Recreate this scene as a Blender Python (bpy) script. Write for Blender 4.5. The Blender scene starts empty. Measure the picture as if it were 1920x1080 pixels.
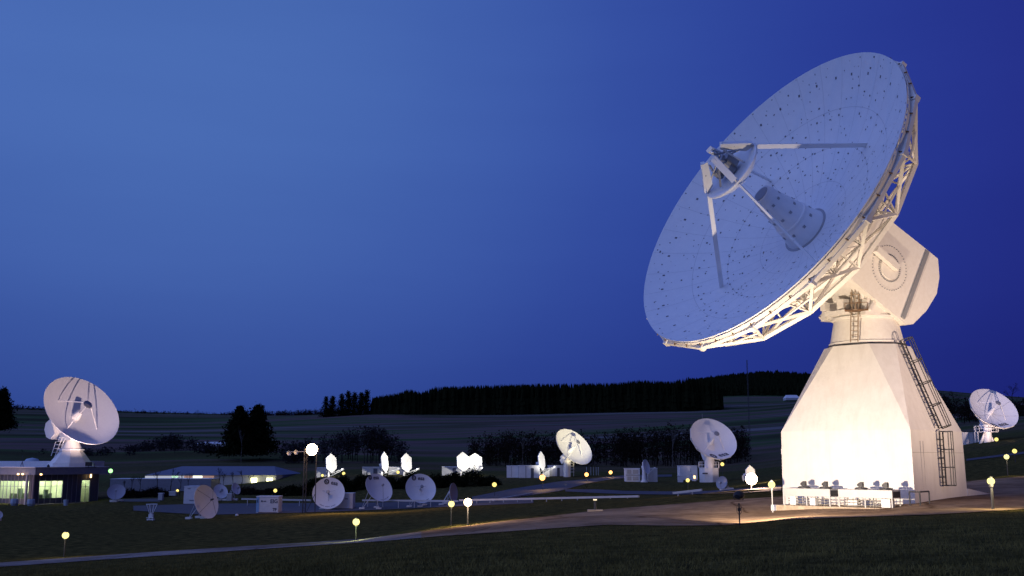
import bpy, math, random
import numpy as np
from mathutils import Vector, Matrix
random.seed(7); rng = np.random.default_rng(7)
R_ = math.radians
S = bpy.context.scene
COL = S.collection
V = Vector

# ------------------------------------------------------------------ camera
F, PITCH, HC = 1919.5, 0.16518, 2.153
cam_d = bpy.data.cameras.new('camera'); cam = bpy.data.objects.new('camera', cam_d); COL.objects.link(cam)
cam.location = (0, 0, HC); cam.rotation_euler = (math.pi/2 + PITCH, 0, 0)
cam_d.sensor_width = 36; cam_d.lens = 36*F/1920; cam_d.clip_start = .1; cam_d.clip_end = 12000
S.camera = cam
S.view_settings.view_transform = 'Standard'; S.view_settings.look = 'None'
S.view_settings.gamma = 1; S.view_settings.exposure = 0

def lin(r, g, b, a=1):
    f = lambda c: ((c/255+.055)/1.055)**2.4 if c > 10 else c/255/12.92
    return (f(r), f(g), f(b), a)

# ------------------------------------------------------------------ dusk sky
W = bpy.data.worlds.new('World'); S.world = W; W.use_nodes = True
nt = W.node_tree; nt.nodes.clear()
out = nt.nodes.new('ShaderNodeOutputWorld'); bg = nt.nodes.new('ShaderNodeBackground')
tc = nt.nodes.new('ShaderNodeTexCoord')
def sky_lobe(d, stops):
    dp = nt.nodes.new('ShaderNodeVectorMath'); dp.operation = 'DOT_PRODUCT'
    nt.links.new(tc.outputs['Generated'], dp.inputs[0]); dp.inputs[1].default_value = V(d).normalized()
    rp = nt.nodes.new('ShaderNodeValToRGB'); rp.color_ramp.interpolation = 'B_SPLINE'
    el = rp.color_ramp.elements
    el[0].position, el[0].color = stops[0]; el[1].position, el[1].color = stops[-1]
    for p, c in stops[1:-1]:
        e = el.new(p); e.color = c
    nt.links.new(dp.outputs['Value'], rp.inputs[0]); return rp
az, el_ = R_(-20), R_(20)
main = sky_lobe((math.sin(az)*math.cos(el_), math.cos(az)*math.cos(el_), math.sin(el_)),
    [(0, lin(22, 26, 80)), (.55, lin(30, 37, 116)), (.70, lin(37, 48, 138)), (.82, lin(42, 62, 151)), (.91, lin(53, 80, 163)), (.965, lin(66, 98, 174)), (1, lin(75, 110, 181))])
west = sky_lobe((-.80, -.42, .42), [(.28, (0, 0, 0, 1)), (.6, (.12, .19, .53, 1)), (1, (.42, .58, 1.28, 1))])
add = nt.nodes.new('ShaderNodeMixRGB'); add.blend_type = 'ADD'; add.inputs[0].default_value = 1
nt.links.new(main.outputs[0], add.inputs[1]); nt.links.new(west.outputs[0], add.inputs[2])
low = sky_lobe((0, 0, 1), [(0, (.54, .54, .66, 1)), (.06, (.64, .62, .74, 1)), (.16, (.88, .86, .91, 1)), (.30, (1, 1, 1, 1)), (1, (1, 1, 1, 1))])
mul_ = nt.nodes.new('ShaderNodeMixRGB'); mul_.blend_type = 'MULTIPLY'; mul_.inputs[0].default_value = 1
nt.links.new(add.outputs[0], mul_.inputs[1]); nt.links.new(low.outputs[0], mul_.inputs[2])
mp_ = nt.nodes.new('ShaderNodeMapping'); mp_.inputs['Scale'].default_value = (1.3, 1.3, 9)
nz_ = nt.nodes.new('ShaderNodeTexNoise'); nz_.inputs['Scale'].default_value = 1.6; nz_.inputs['Detail'].default_value = 5
rz_ = nt.nodes.new('ShaderNodeValToRGB'); rz_.color_ramp.elements[0].position = .32; rz_.color_ramp.elements[1].position = .62
rz_.color_ramp.elements[0].color = (.90, .91, .94, 1); rz_.color_ramp.elements[1].color = (1.02, 1.02, 1.01, 1)
nt.links.new(tc.outputs['Generated'], mp_.inputs[0]); nt.links.new(mp_.outputs[0], nz_.inputs['Vector']); nt.links.new(nz_.outputs['Fac'], rz_.inputs[0])
veil = nt.nodes.new('ShaderNodeMixRGB'); veil.blend_type = 'MULTIPLY'; veil.inputs[0].default_value = .5
nt.links.new(mul_.outputs[0], veil.inputs[1]); nt.links.new(rz_.outputs[0], veil.inputs[2])
nt.links.new(veil.outputs[0], bg.inputs[0]); bg.inputs[1].default_value = 1
nt.links.new(bg.outputs[0], out.inputs[0])

# ------------------------------------------------------------------ lamps (floodlights that stand in the place)
def spot(name, loc, aim, power, angle, color=(1, .72, .42), blend=.6, size=.25):
    l = bpy.data.lights.new(name, 'SPOT'); l.energy = power; l.spot_size = R_(angle); l.spot_blend = blend
    l.color = color; l.shadow_soft_size = size
    o = bpy.data.objects.new(name, l); COL.objects.link(o); o.location = loc
    o.rotation_euler = (V(aim)-V(loc)).to_track_quat('-Z', 'Y').to_euler(); return o
def point(name, loc, power, color=(1, .8, .45), size=.15):
    l = bpy.data.lights.new(name, 'POINT'); l.energy = power; l.color = color; l.shadow_soft_size = size
    o = bpy.data.objects.new(name, l); COL.objects.link(o); o.location = loc; return o

# ------------------------------------------------------------------ materials
MATS = {}
def mat(name, col, rough=.7, metal=0, emit=None, estr=0, noise=None, bump=0, scale=3, alpha=None, coord='Object'):
    m = bpy.data.materials.new(name); m.use_nodes = True; t = m.node_tree
    b = t.nodes['Principled BSDF']; b.inputs['Base Color'].default_value = (*col[:3], 1)
    b.inputs['Roughness'].default_value = rough; b.inputs['Metallic'].default_value = metal
    if emit:
        b.inputs['Emission Color'].default_value = (*emit[:3], 1); b.inputs['Emission Strength'].default_value = estr
    if noise or bump:
        c = t.nodes.new('ShaderNodeTexCoord'); n = t.nodes.new('ShaderNodeTexNoise')
        n.inputs['Scale'].default_value = scale; n.inputs['Detail'].default_value = 6; n.inputs['Roughness'].default_value = .65
        t.links.new(c.outputs[coord], n.inputs['Vector'])
        if noise:
            r = t.nodes.new('ShaderNodeValToRGB'); r.color_ramp.elements[0].position = .3; r.color_ramp.elements[1].position = .7
            r.color_ramp.elements[0].color = (*noise[:3], 1); r.color_ramp.elements[1].color = (*col[:3], 1)
            t.links.new(n.outputs['Fac'], r.inputs[0]); t.links.new(r.outputs[0], b.inputs['Base Color'])
        if bump:
            n2 = t.nodes.new('ShaderNodeTexNoise'); n2.inputs['Scale'].default_value = scale*6; n2.inputs['Detail'].default_value = 5
            t.links.new(c.outputs[coord], n2.inputs['Vector'])
            bp = t.nodes.new('ShaderNodeBump'); bp.inputs['Strength'].default_value = bump; bp.inputs['Distance'].default_value = .05
            t.links.new(n2.outputs['Fac'], bp.inputs['Height']); t.links.new(bp.outputs[0], b.inputs['Normal'])
    MATS[name] = m; return m
def matte(m): m.node_tree.nodes['Principled BSDF'].inputs['Specular IOR Level'].default_value = 0; return m
def emitter(name, col, s):
    m = bpy.data.materials.new(name); m.use_nodes = True; t = m.node_tree; t.nodes.clear()
    o = t.nodes.new('ShaderNodeOutputMaterial'); e = t.nodes.new('ShaderNodeEmission')
    e.inputs[0].default_value = (*col[:3], 1); e.inputs[1].default_value = s; t.links.new(e.outputs[0], o.inputs[0]); MATS[name] = m; return m

M_conc = mat('white_concrete', (.80, .77, .72), .8, noise=(.72, .69, .64), bump=.15, scale=1.2)
def streaked(m, amt=.8):
    t = m.node_tree; b = t.nodes['Principled BSDF']; src = b.inputs['Base Color'].links[0].from_socket
    c = t.nodes.new('ShaderNodeTexCoord'); mp = t.nodes.new('ShaderNodeMapping'); mp.inputs['Scale'].default_value = (3.2, 3.2, .22); n = t.nodes.new('ShaderNodeTexNoise'); n.inputs['Scale'].default_value = 1; n.inputs['Detail'].default_value = 7; n.inputs['Roughness'].default_value = .7
    t.links.new(c.outputs['Object'], mp.inputs[0]); t.links.new(mp.outputs[0], n.inputs['Vector']); r = t.nodes.new('ShaderNodeValToRGB'); r.color_ramp.elements[0].position = .36; r.color_ramp.elements[1].position = .56
    r.color_ramp.elements[0].color = (.74, .70, .66, 1); r.color_ramp.elements[1].color = (1, 1, 1, 1); t.links.new(n.outputs['Fac'], r.inputs[0])
    a = t.nodes.new('ShaderNodeMixRGB'); a.blend_type = 'MULTIPLY'; a.inputs[0].default_value = amt; t.links.new(src, a.inputs[1]); t.links.new(r.outputs[0], a.inputs[2]); t.links.new(a.outputs[0], b.inputs['Base Color']); return m
streaked(M_conc, .22)
M_seam = mat('concrete_seam', (.42, .40, .37), .9)
M_dish = mat('dish_paint', (.74, .76, .78), .55, noise=(.69, .71, .74), scale=2.5)
M_white = mat('white_paint', (.78, .78, .77), .5, noise=(.68, .67, .66), scale=4)
M_struct = mat('structure_paint', (.78, .75, .70), .55, noise=(.71, .67, .61), scale=5)
M_grey = mat('grey_metal', (.32, .33, .35), .5, .4)
M_dark = mat('dark_metal', (.05, .05, .055), .6, .3)
M_black = mat('black_paint', (.012, .012, .014), .7)
M_rust = mat('rust_stain', (.22, .12, .06), .9, noise=(.08, .05, .03), scale=8)
M_galv = mat('galvanised_steel', (.50, .51, .52), .45, .3, noise=(.4, .41, .42), scale=6)
M_kerb = mat('rough_stone', (.52, .42, .30), .9, noise=(.30, .23, .16), bump=.5, scale=5)
M_twig_hazed = mat('hazed_twigs', (.034, .032, .034), .95, noise=(.024, .023, .026), scale=.3)  # paler, greyer than the nearer twigs: haze over the valley belts as colour
M_bark = mat('bark', (.035, .026, .02), .95, noise=(.015, .012, .01), scale=3)
M_pale_bark = mat('pale_bark', (.16, .15, .14), .95, noise=(.08, .075, .07), scale=3)
M_needle = mat('needles', (.016, .018, .008), .9, noise=(.006, .008, .004), scale=1.5)
M_needle2 = mat('twigs', (.024, .018, .014), .95, noise=(.012, .009, .008), scale=2)
M_ladder = mat('ladder_paint', (.34, .27, .19), .6, noise=(.22, .16, .11), scale=6)
M_casing = mat('casing_paint', (.46, .46, .45), .5, noise=(.40, .40, .40), scale=3)
M_pipe = mat('old_pipe', (.24, .23, .22), .5, .3)
M_fascia = mat('fascia', (.27, .28, .33), .5, noise=(.20, .21, .26), scale=2)
M_roofblue = mat('roof_sheet', (.13, .13, .19), .6, noise=(.10, .10, .15), scale=.6)
M_wall = mat('render_wall', (.5, .5, .5), .8, noise=(.4, .4, .4), scale=1)
M_panel = mat('dark_panel', (.06, .065, .09), .5)
M_floor = mat('floor', (.25, .24, .2), .6)
M_cont = mat('container_paint', (.70, .70, .70), .55, noise=(.6, .6, .61), scale=2)
M_contblue = mat('blue_panel', (.20, .38, .62), .55)
M_ink = mat('ink', (.03, .035, .06), .6)
M_plastic = mat('bin_plastic', (.35, .42, .5), .5)

E_globe = emitter('lamp_globe', (1, .86, .30), 1.9)
E_globe_far = emitter('lamp_globe_far', (1, .78, .22), 1.6)
E_orange = emitter('lamp_orange', (1, .45, .12), 4)
E_green = emitter('lamp_green', (.35, 1, .3), 2.5)
E_flood = emitter('flood_lens', (1, .72, .42), 45)
E_glare = emitter('glare_globe', (1, .74, .42), 9)
E_tube = emitter('tube_light', (.95, 1, .74), 34)
E_small = emitter('small_warm_lamp', (1, .6, .25), 6)

def glass_mat():
    m = bpy.data.materials.new('window_glass'); m.use_nodes = True; t = m.node_tree; t.nodes.clear()
    o = t.nodes.new('ShaderNodeOutputMaterial'); a = t.nodes.new('ShaderNodeBsdfTransparent'); g = t.nodes.new('ShaderNodeBsdfGlossy')
    a.inputs[0].default_value = (.93, .98, .90, 1); g.inputs['Roughness'].default_value = .05
    x = t.nodes.new('ShaderNodeMixShader'); x.inputs[0].default_value = .08
    t.links.new(a.outputs[0], x.inputs[1]); t.links.new(g.outputs[0], x.inputs[2]); t.links.new(x.outputs[0], o.inputs[0]); return m
M_glass = glass_mat()

# ------------------------------------------------------------------ objects and tags
ORG = {}
def tag(o, label=None, cat=None, group=None, kind=None):
    if label: o['label'] = label
    if cat: o['category'] = cat
    if group: o['group'] = group
    if kind: o['kind'] = kind
    return o
def thing(name, loc, label, cat, group=None, kind=None):
    o = bpy.data.objects.new(name, None); COL.objects.link(o); o.location = loc; o.empty_display_size = .2
    ORG[o] = V(loc); return tag(o, label, cat, group, kind)

class MB:
    """Collects shapes given in world coordinates; build() links them as ONE mesh object."""
    def __init__(s): s.v = []; s.f = []; s.m = []; s.cur = 0
    def add(s, vs, fs):
        k = len(s.v); s.v += [tuple(v) for v in vs]; s.f += [tuple(i+k for i in f) for f in fs]; s.m += [s.cur]*len(fs); return s
    def box(s, c, size, X=(1, 0, 0), Y=(0, 1, 0), Z=(0, 0, 1)):
        c = V(c); X, Y, Z = V(X)*size[0]/2, V(Y)*size[1]/2, V(Z)*size[2]/2
        vs = [c+a*X+b*Y+d*Z for a in (-1, 1) for b in (-1, 1) for d in (-1, 1)]
        return s.add(vs, [(0, 1, 3, 2), (4, 6, 7, 5), (0, 4, 5, 1), (2, 3, 7, 6), (0, 2, 6, 4), (1, 5, 7, 3)])
    def tube(s, a, b, r, r2=None, n=8, cap=True):
        a, b = V(a), V(b); r2 = r if r2 is None else r2; d = (b-a)
        if d.length < 1e-6: return s
        d.normalize(); x = d.orthogonal().normalized(); y = d.cross(x)
        vs = []
        for p, q in ((a, r), (b, r2)):
            for i in range(n):
                t = 2*math.pi*i/n; vs.append(p+q*(math.cos(t)*x+math.sin(t)*y))
        fs = [(i, (i+1) % n, n+(i+1) % n, n+i) for i in range(n)]
        if cap: fs += [tuple(range(n))[::-1], tuple(range(n, 2*n))]
        return s.add(vs, fs)
    def beam(s, a, b, w, h, up=(0, 0, 1)):
        a, b = V(a), V(b); Z0 = (b-a); L = Z0.length; Z0.normalize(); X = Z0.cross(V(up)).normalized(); Y = X.cross(Z0)
        return s.box((a+b)/2, (w, h, L), X, Y, Z0)
    def path(s, pts, r, n=6):
        for a, b in zip(pts, pts[1:]): s.tube(a, b, r, n=n)
        return s
    def ring(s, O, U, Wd, rad, r, seg=24, n=6, a0=0, a1=360):
        P = [V(O)+rad*(math.cos(R_(a0+(a1-a0)*i/seg))*V(U)+math.sin(R_(a0+(a1-a0)*i/seg))*V(Wd)) for i in range(seg+1)]
        return s.path(P, r, n)
    def revolve(s, prof, O, U, Wd, N, n=48, off=0):
        O, U, Wd, N = V(O), V(U), V(Wd), V(N); vs = []; k = len(prof)
        for i in range(n):
            t = 2*math.pi*i/n+off; d = math.cos(t)*U+math.sin(t)*Wd
            vs += [O+r*d+z*N for r, z in prof]
        fs = []
        for i in range(n):
            j = (i+1) % n
            for q in range(k-1): fs.append((i*k+q, j*k+q, j*k+q+1, i*k+q+1))
        return s.add(vs, fs)
    def prism(s, poly, O, U, Vv, N, t0, t1):
        O, U, Vv, N = V(O), V(U), V(Vv), V(N); n = len(poly)
        vs = [O+a*U+b*Vv+t0*N for a, b in poly]+[O+a*U+b*Vv+t1*N for a, b in poly]
        return s.add(vs, [(i, (i+1) % n, n+(i+1) % n, n+i) for i in range(n)]+[tuple(range(n))[::-1], tuple(range(n, 2*n))])
    def build(s, name, mats, parent=None, smooth=False, fix=True):
        org = ORG.get(parent, V((0, 0, 0)))
        me = bpy.data.meshes.new(name)
        me.from_pydata([(v[0]-org.x, v[1]-org.y, v[2]-org.z) for v in s.v], [], s.f)
        if not isinstance(mats, (list, tuple)): mats = [mats]
        for m in mats: me.materials.append(m)
        me.polygons.foreach_set('material_index', s.m)
        if smooth: me.polygons.foreach_set('use_smooth', [True]*len(s.f))
        me.update()
        if fix and len(s.f) < 60000:
            import bmesh
            bm = bmesh.new(); bm.from_mesh(me); bmesh.ops.recalc_face_normals(bm, faces=bm.faces); bm.to_mesh(me); bm.free()
        o = bpy.data.objects.new(name, me); COL.objects.link(o)
        if smooth: o.modifiers.new('weld', 'EDGE_SPLIT').split_angle = R_(38)
        if parent: o.parent = parent; ORG[o] = org
        else: ORG[o] = V((0, 0, 0))
        return o
    def solo(s, name, mats, label, cat, base, group=None, kind=None, smooth=False):
        """a thing that is one mesh, with its origin at its base"""
        b = V(base); s.v = [(v[0]-b.x, v[1]-b.y, v[2]-b.z) for v in s.v]
        o = s.build(name, mats, None, smooth); o.location = b; return tag(o, label, cat, group, kind)

def copy_thing(src, loc, label, group=None, rz=0, scale=1):
    c = src.copy(); COL.objects.link(c); c.location = loc; c.rotation_euler = (0, 0, rz); c.scale = (scale,)*3; c['label'] = label
    if group: c['group'] = group
    for ch in list(src.children):
        d = ch.copy(); COL.objects.link(d); d.parent = c
        for g in list(ch.children):
            e = g.copy(); COL.objects.link(e); e.parent = d
    return c

# ------------------------------------------------------------------ geometry of the site
cp, sp = math.cos(PITCH), math.sin(PITCH)
def ray(px, py):
    a, b = (px-960)/F, (540-py)/F
    return V((a, cp-b*sp, sp+b*cp))
def at(px, py, D):
    r = ray(px, py); t = D/r.y; return V((r.x*t, D, HC+r.z*t))
CAM = V((0, 0, HC))
def hit(px, py, P0, N):
    r = ray(px, py); t = (V(P0)-CAM).dot(V(N))/r.dot(V(N)); return CAM+t*r

# survey points of the ground: bearing (column), height angle (row), distance
CTRL = [(-200,1125,14),(0,1120,14),(480,1105,14),(960,1095,14),(1440,1088,14),(1920,1085,14),
 (0,1085,28),(480,1062,26),(960,1030,24),(1440,1014,25),(1920,990,25),
 (0,1062,46),(300,1040,50),(120,1045,54),(600,1022,54),(667,1015,60),(846,985,54),(877,985,52),(820,994,50),(922,980.7,51),
 (1024,969.5,53),(1140,955.5,58),(1273,945.5,58),(1362,938,58),(1451,933,58),(1140,984,42),(1251,986.7,40.5),(1387,985.4,41),(1480,974.5,40.5),(1003,994,42),
 (1650,970,40),(1750,966,39.5),(1853,960,41),(1920,955,43),(1445,959.6,51.4),(1663,955.8,47.3),(1716,945,49.2),(1811,931,54),(1847,923,60),(1560,930,58),(1700,925,62),
 (1920,896,78),(1815,902,85),(1893,892,80),(1920,874,105),(1815,878,110),(1920,850,125),(1850,851,150),(1850,829,178),(1700,850,200),(1560,880,130),
 (0,1000,90),(200,995,90),(616,990,85),(0,975,120),(283,976,128),(386,972,130),(616,966,120),(800,958,118),(616,957,142),(711,955,142),(789,951,142),(500,963,136),
 (0,945,160),(78,947,160),(150,944,164),(217,941,160),(355,943,160),(430,936,165),(700,925,165),(560,925,175),(620,894,200),(722,892,200),(763,892,200),(870,893,200),(950,896,192),
 (1000,945,118),(1265,932,102),(1120,939,108),(900,948,125),(880,932,150),(960,925,152),(1050,908,168),(1130,897,190),(1180,893,200),(1170,924,135),(1090,921,145),
 (1076,894,195),(1016,896,192),(1210,904,175),(1330,904,180),(1355,921,122),(1404,905,135),(1451,900,140),(1450,880,220),
 (0,905,260),(400,905,230),(620,880,260),(870,878,270),(1100,878,270),(1350,875,270),(1850,808,260),
 (0,850,330),(400,850,330),(700,850,360),(1000,850,360),(1300,845,360),(1850,790,340),
 (0,805,700),(300,810,700),(735,822,560),(700,797,750),(700,777,900),(1000,777,900),(1300,771,900),(1420,756,1000),(1500,744,1100),(1300,800,560),
 (1450,712,1300),(1100,742,1400),(750,772,1300),(400,777,1300),(0,766,1300),(200,772,1300),(550,779,1300),(1700,735,900),(1900,768,560),(1900,758,900),
 (-200,770,1300),(2100,755,900),(-200,800,3500),(400,800,3500),(1000,800,3500),(1500,790,3500),(2100,800,3500)]
_P = []; _T = []
for px, py, D in CTRL:
    p = at(px, py, D); rho = math.hypot(p.x, p.y); _P.append((math.atan2(p.x, p.y)*3.2, math.log(rho))); _T.append((p.z-HC)/rho)
for th in (-40, -20, 0, 20, 40):
    for rho, z in ((3, .55), (7, .52)):
        _P.append((R_(th)*3.2, math.log(rho))); _T.append((z-HC)/rho)
_P = np.array(_P); _T = np.array(_T)
def _phi(r2): return np.where(r2 > 1e-12, .5*r2*np.log(r2+1e-300), 0)
_n = len(_P); _d2 = ((_P[:, None]-_P[None])**2).sum(-1)
_A = np.zeros((_n+3, _n+3)); _A[:_n, :_n] = _phi(_d2)+2e-4*np.eye(_n); _A[:_n, _n] = 1; _A[:_n, n1:=_n+1] = _P[:, 0]; _A[:_n, _n+2] = _P[:, 1]; _A[_n:, :_n] = _A[:_n, _n:].T
_w = np.linalg.solve(_A, np.r_[_T, 0, 0, 0])
def tau(th, rho):
    th = np.clip(np.asarray(th, float), -.62, .60)*3.2; lr = np.log(np.clip(np.asarray(rho, float), 3, 3600)); th, lr = np.broadcast_arrays(th, lr)
    d2 = (th[..., None]-_P[:, 0])**2+(lr[..., None]-_P[:, 1])**2
    return _phi(d2)@_w[:_n]+_w[_n]+_w[_n+1]*th+_w[_n+2]*lr
def gz(x, y):
    rho = math.hypot(x, y); return HC+rho*float(tau(math.atan2(x, y), max(rho, 3)))
_RH = np.exp(np.linspace(math.log(8), math.log(3500), 700))
def ground(px, py):
    r = ray(px, py); h = math.hypot(r.x, r.y); t0 = r.z/h; th = math.atan2(r.x, r.y)
    tt = tau(th, _RH); k = np.argmax(tt >= t0)
    if tt[k] < t0: k = len(_RH)-1
    if k > 0:
        a = (t0-tt[k-1])/max(tt[k]-tt[k-1], 1e-9); rho = _RH[k-1]+(_RH[k]-_RH[k-1])*a
    else: rho = _RH[0]
    return V((r.x/h*rho, r.y/h*rho, HC+rho*t0))
def base(px, D, dz=0):
    x = (px-960)/F*D/cp*1.0; 
    # column at the ground: iterate because the camera is pitched
    py = 900
    for _ in range(4):
        p = at(px, py, D); z = gz(p.x, p.y); q = (z-HC); 
        yc = D*cp+q*sp; zc = -D*sp+q*cp; py = 540-F*zc/yc
    return V((p.x, D, z+dz))

# ------------------------------------------------------------------ ground
def ground_material():
    m = bpy.data.materials.new('grassland'); m.use_nodes = True; t = m.node_tree; b = t.nodes['Principled BSDF']; b.inputs['Roughness'].default_value = .95
    b.inputs['Specular IOR Level'].default_value = 0
    c = t.nodes.new('ShaderNodeTexCoord')
    def noise(s, d=6, st=None):
        n = t.nodes.new('ShaderNodeTexNoise'); n.inputs['Scale'].default_value = s; n.inputs['Detail'].default_value = d
        if st:
            mp = t.nodes.new('ShaderNodeMapping'); mp.inputs['Scale'].default_value = st; mp.inputs['Rotation'].default_value = (0, 0, .12)
            t.links.new(c.outputs['Object'], mp.inputs[0]); t.links.new(mp.outputs[0], n.inputs['Vector'])
        else: t.links.new(c.outputs['Object'], n.inputs['Vector'])
        return n
    def ramp(n, stops):
        r = t.nodes.new('ShaderNodeValToRGB'); e = r.color_ramp.elements; e[0].position, e[0].color = stops[0]; e[1].position, e[1].color = stops[-1]
        for p, q in stops[1:-1]: x = e.new(p); x.color = q
        t.links.new(n.outputs['Fac'], r.inputs[0]); return r
    near = ramp(noise(1.7), [(.3, (.036, .034, .014, 1)), (.55, (.10, .086, .03, 1)), (.75, (.20, .16, .05, 1))])
    fine = ramp(noise(22, 8), [(.3, (.3, .3, .3, 1)), (.7, (1.4, 1.4, 1.4, 1))])
    mul = t.nodes.new('ShaderNodeMixRGB'); mul.blend_type = 'MULTIPLY'; mul.inputs[0].default_value = 1
    t.links.new(near.outputs[0], mul.inputs[1]); t.links.new(fine.outputs[0], mul.inputs[2])
    far = ramp(noise(1, 4, (.0022, .014, .002)), [(.36, (.045, .05, .032, 1)), (.45, (.06, .10, .045, 1)), (.52, (.14, .10, .10, 1)), (.58, (.065, .07, .045, 1)), (.68, (.18, .17, .17, 1))])  # field colours lightened and tinted violet to stand in for distant haze
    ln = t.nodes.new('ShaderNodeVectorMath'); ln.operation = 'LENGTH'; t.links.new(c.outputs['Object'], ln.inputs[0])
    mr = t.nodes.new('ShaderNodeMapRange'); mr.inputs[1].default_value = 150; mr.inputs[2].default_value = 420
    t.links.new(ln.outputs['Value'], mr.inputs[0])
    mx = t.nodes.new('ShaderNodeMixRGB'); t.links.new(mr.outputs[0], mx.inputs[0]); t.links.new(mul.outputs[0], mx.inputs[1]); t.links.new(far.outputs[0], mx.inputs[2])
    t.links.new(mx.outputs[0], b.inputs['Base Color'])
    bp = t.nodes.new('ShaderNodeBump'); bp.inputs['Strength'].default_value = .9; bp.inputs['Distance'].default_value = .12
    t.links.new(noise(9, 8).outputs['Fac'], bp.inputs['Height']); t.links.new(bp.outputs[0], b.inputs['Normal'])
    return m
for _m in (M_twig_hazed, M_needle, M_needle2, M_bark): matte(_m)
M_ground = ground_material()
def build_ground():
    th = np.radians(np.concatenate([np.arange(-180, -42, 6), np.arange(-42, 42.01, .3), np.arange(48, 180, 6)]))
    rh = np.exp(np.linspace(math.log(2.2), math.log(6000), 330))
    T, Rr = np.meshgrid(th, rh, indexing='ij')
    z = HC+Rr*tau(T, Rr)
    flat = .55*np.ones_like(z)
    a = np.clip((np.abs(T)-R_(38))/R_(30), 0, 1); z = z*(1-a)+np.minimum(flat, 3)*a
    vs = np.stack([Rr*np.sin(T), Rr*np.cos(T), z], -1).reshape(-1, 3); nr = len(rh); na = len(th)
    fs = []
    for i in range(na):
        j = (i+1) % na
        for k in range(nr-1): fs.append((i*nr+k, i*nr+k+1, j*nr+k+1, j*nr+k))
    c = len(vs); vs = vs.tolist()+[(0, 0, .55)]
    fs += [(i*nr, ((i+1) % na)*nr, c) for i in range(na)]
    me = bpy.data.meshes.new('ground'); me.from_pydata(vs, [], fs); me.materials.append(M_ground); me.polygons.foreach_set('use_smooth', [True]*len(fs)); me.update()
    o = bpy.data.objects.new('ground', me); COL.objects.link(o); o['kind'] = 'structure'
build_ground()

def lsp(a, b, n): return np.linspace(a, b, n).tolist()
def arg_(a, b, c): return np.arange(a, b, c).tolist()
def lerp_list(L, t):
    xs = [p[0] for p in L]; return np.interp(t, xs, [p[1] for p in L])
def strip(name, m, top, bot, x0, x1, nx=120, ny=6, lift=.03, label=None):
    """a surfaced strip lying on the ground between two surveyed edges"""
    vs = []; fs = []
    for i in range(nx+1):
        x = x0+(x1-x0)*i/nx; a = ground(x, lerp_list(top, x)); b = ground(x, lerp_list(bot, x))
        for j in range(ny+1):
            p = a.lerp(b, j/ny); z = gz(p.x, p.y) + lift; vs.append((p.x, p.y, z))
    for i in range(nx):
        for j in range(ny):
            k = i*(ny+1)+j; fs.append((k, k+1, k+ny+2, k+ny+1))
    mb = MB(); mb.add(vs, fs); o = mb.build(name, m, None, True); o['kind'] = 'structure'; return o
def worn(m):
    t = m.node_tree; b = t.nodes['Principled BSDF']; src = b.inputs['Base Color'].links[0].from_socket
    c = t.nodes.new('ShaderNodeTexCoord'); v = t.nodes.new('ShaderNodeTexVoronoi'); v.feature = 'DISTANCE_TO_EDGE'; v.inputs['Scale'].default_value = .16
    n = t.nodes.new('ShaderNodeTexNoise'); n.inputs['Scale'].default_value = .9; n.inputs['Detail'].default_value = 8
    w = t.nodes.new('ShaderNodeMixRGB'); w.inputs[0].default_value = .35; t.links.new(c.outputs['Object'], w.inputs[1]); t.links.new(n.outputs['Color'], w.inputs[2]); t.links.new(c.outputs['Object'], n.inputs['Vector'])
    t.links.new(w.outputs[0], v.inputs['Vector']); r = t.nodes.new('ShaderNodeValToRGB'); r.color_ramp.elements[0].position = .0; r.color_ramp.elements[1].position = .012
    r.color_ramp.elements[0].color = (.45, .42, .4, 1); r.color_ramp.elements[1].color = (1, 1, 1, 1); t.links.new(v.outputs['Distance'], r.inputs[0])
    n2 = t.nodes.new('ShaderNodeTexNoise'); n2.inputs['Scale'].default_value = .22; n2.inputs['Detail'].default_value = 7; n2.inputs['Roughness'].default_value = .7; t.links.new(c.outputs['Object'], n2.inputs['Vector'])
    r2 = t.nodes.new('ShaderNodeValToRGB'); r2.color_ramp.elements[0].position = .38; r2.color_ramp.elements[1].position = .62; r2.color_ramp.elements[0].color = (.55, .5, .48, 1); r2.color_ramp.elements[1].color = (1.1, 1.08, 1.05, 1); t.links.new(n2.outputs['Fac'], r2.inputs[0])
    a = t.nodes.new('ShaderNodeMixRGB'); a.blend_type = 'MULTIPLY'; a.inputs[0].default_value = 1; t.links.new(src, a.inputs[1]); t.links.new(r.outputs[0], a.inputs[2])
    d = t.nodes.new('ShaderNodeMixRGB'); d.blend_type = 'MULTIPLY'; d.inputs[0].default_value = 1; t.links.new(a.outputs[0], d.inputs[1]); t.links.new(r2.outputs[0], d.inputs[2]); t.links.new(d.outputs[0], b.inputs['Base Color'])
    return m
M_road = mat('gravelly_asphalt', (.37, .265, .17), .8, noise=(.25, .175, .11), bump=.6, scale=1.3)
M_path = mat('pale_path', (.34, .31, .28), .8, noise=(.2, .18, .165), bump=.4, scale=2)
worn(M_road); worn(M_path)
for _m in (M_road, M_path): matte(_m)
M_asph = mat('asphalt', (.085, .078, .085), .8, noise=(.045, .042, .048), bump=.4, scale=1.5)
far_e = [(-40, 1058), (0, 1056), (300, 1035), (600, 1016.5), (700, 1009), (820, 994), (922, 980.7), (1024, 969.5), (1140, 955.5), (1273, 945.5), (1362, 938), (1451, 933), (1500, 931)]
near_e = [(-40, 1066), (0, 1064), (300, 1043), (600, 1023), (700, 1017), (820, 1007), (922, 1000), (1003, 994), (1140, 985), (1251, 987), (1362, 986), (1480, 975), (1500, 974)]
strip('road', M_road, far_e, near_e, 790, 1470, 110, 12)
strip('path', M_path, far_e, near_e, -40, 790, 90, 4)
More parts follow.
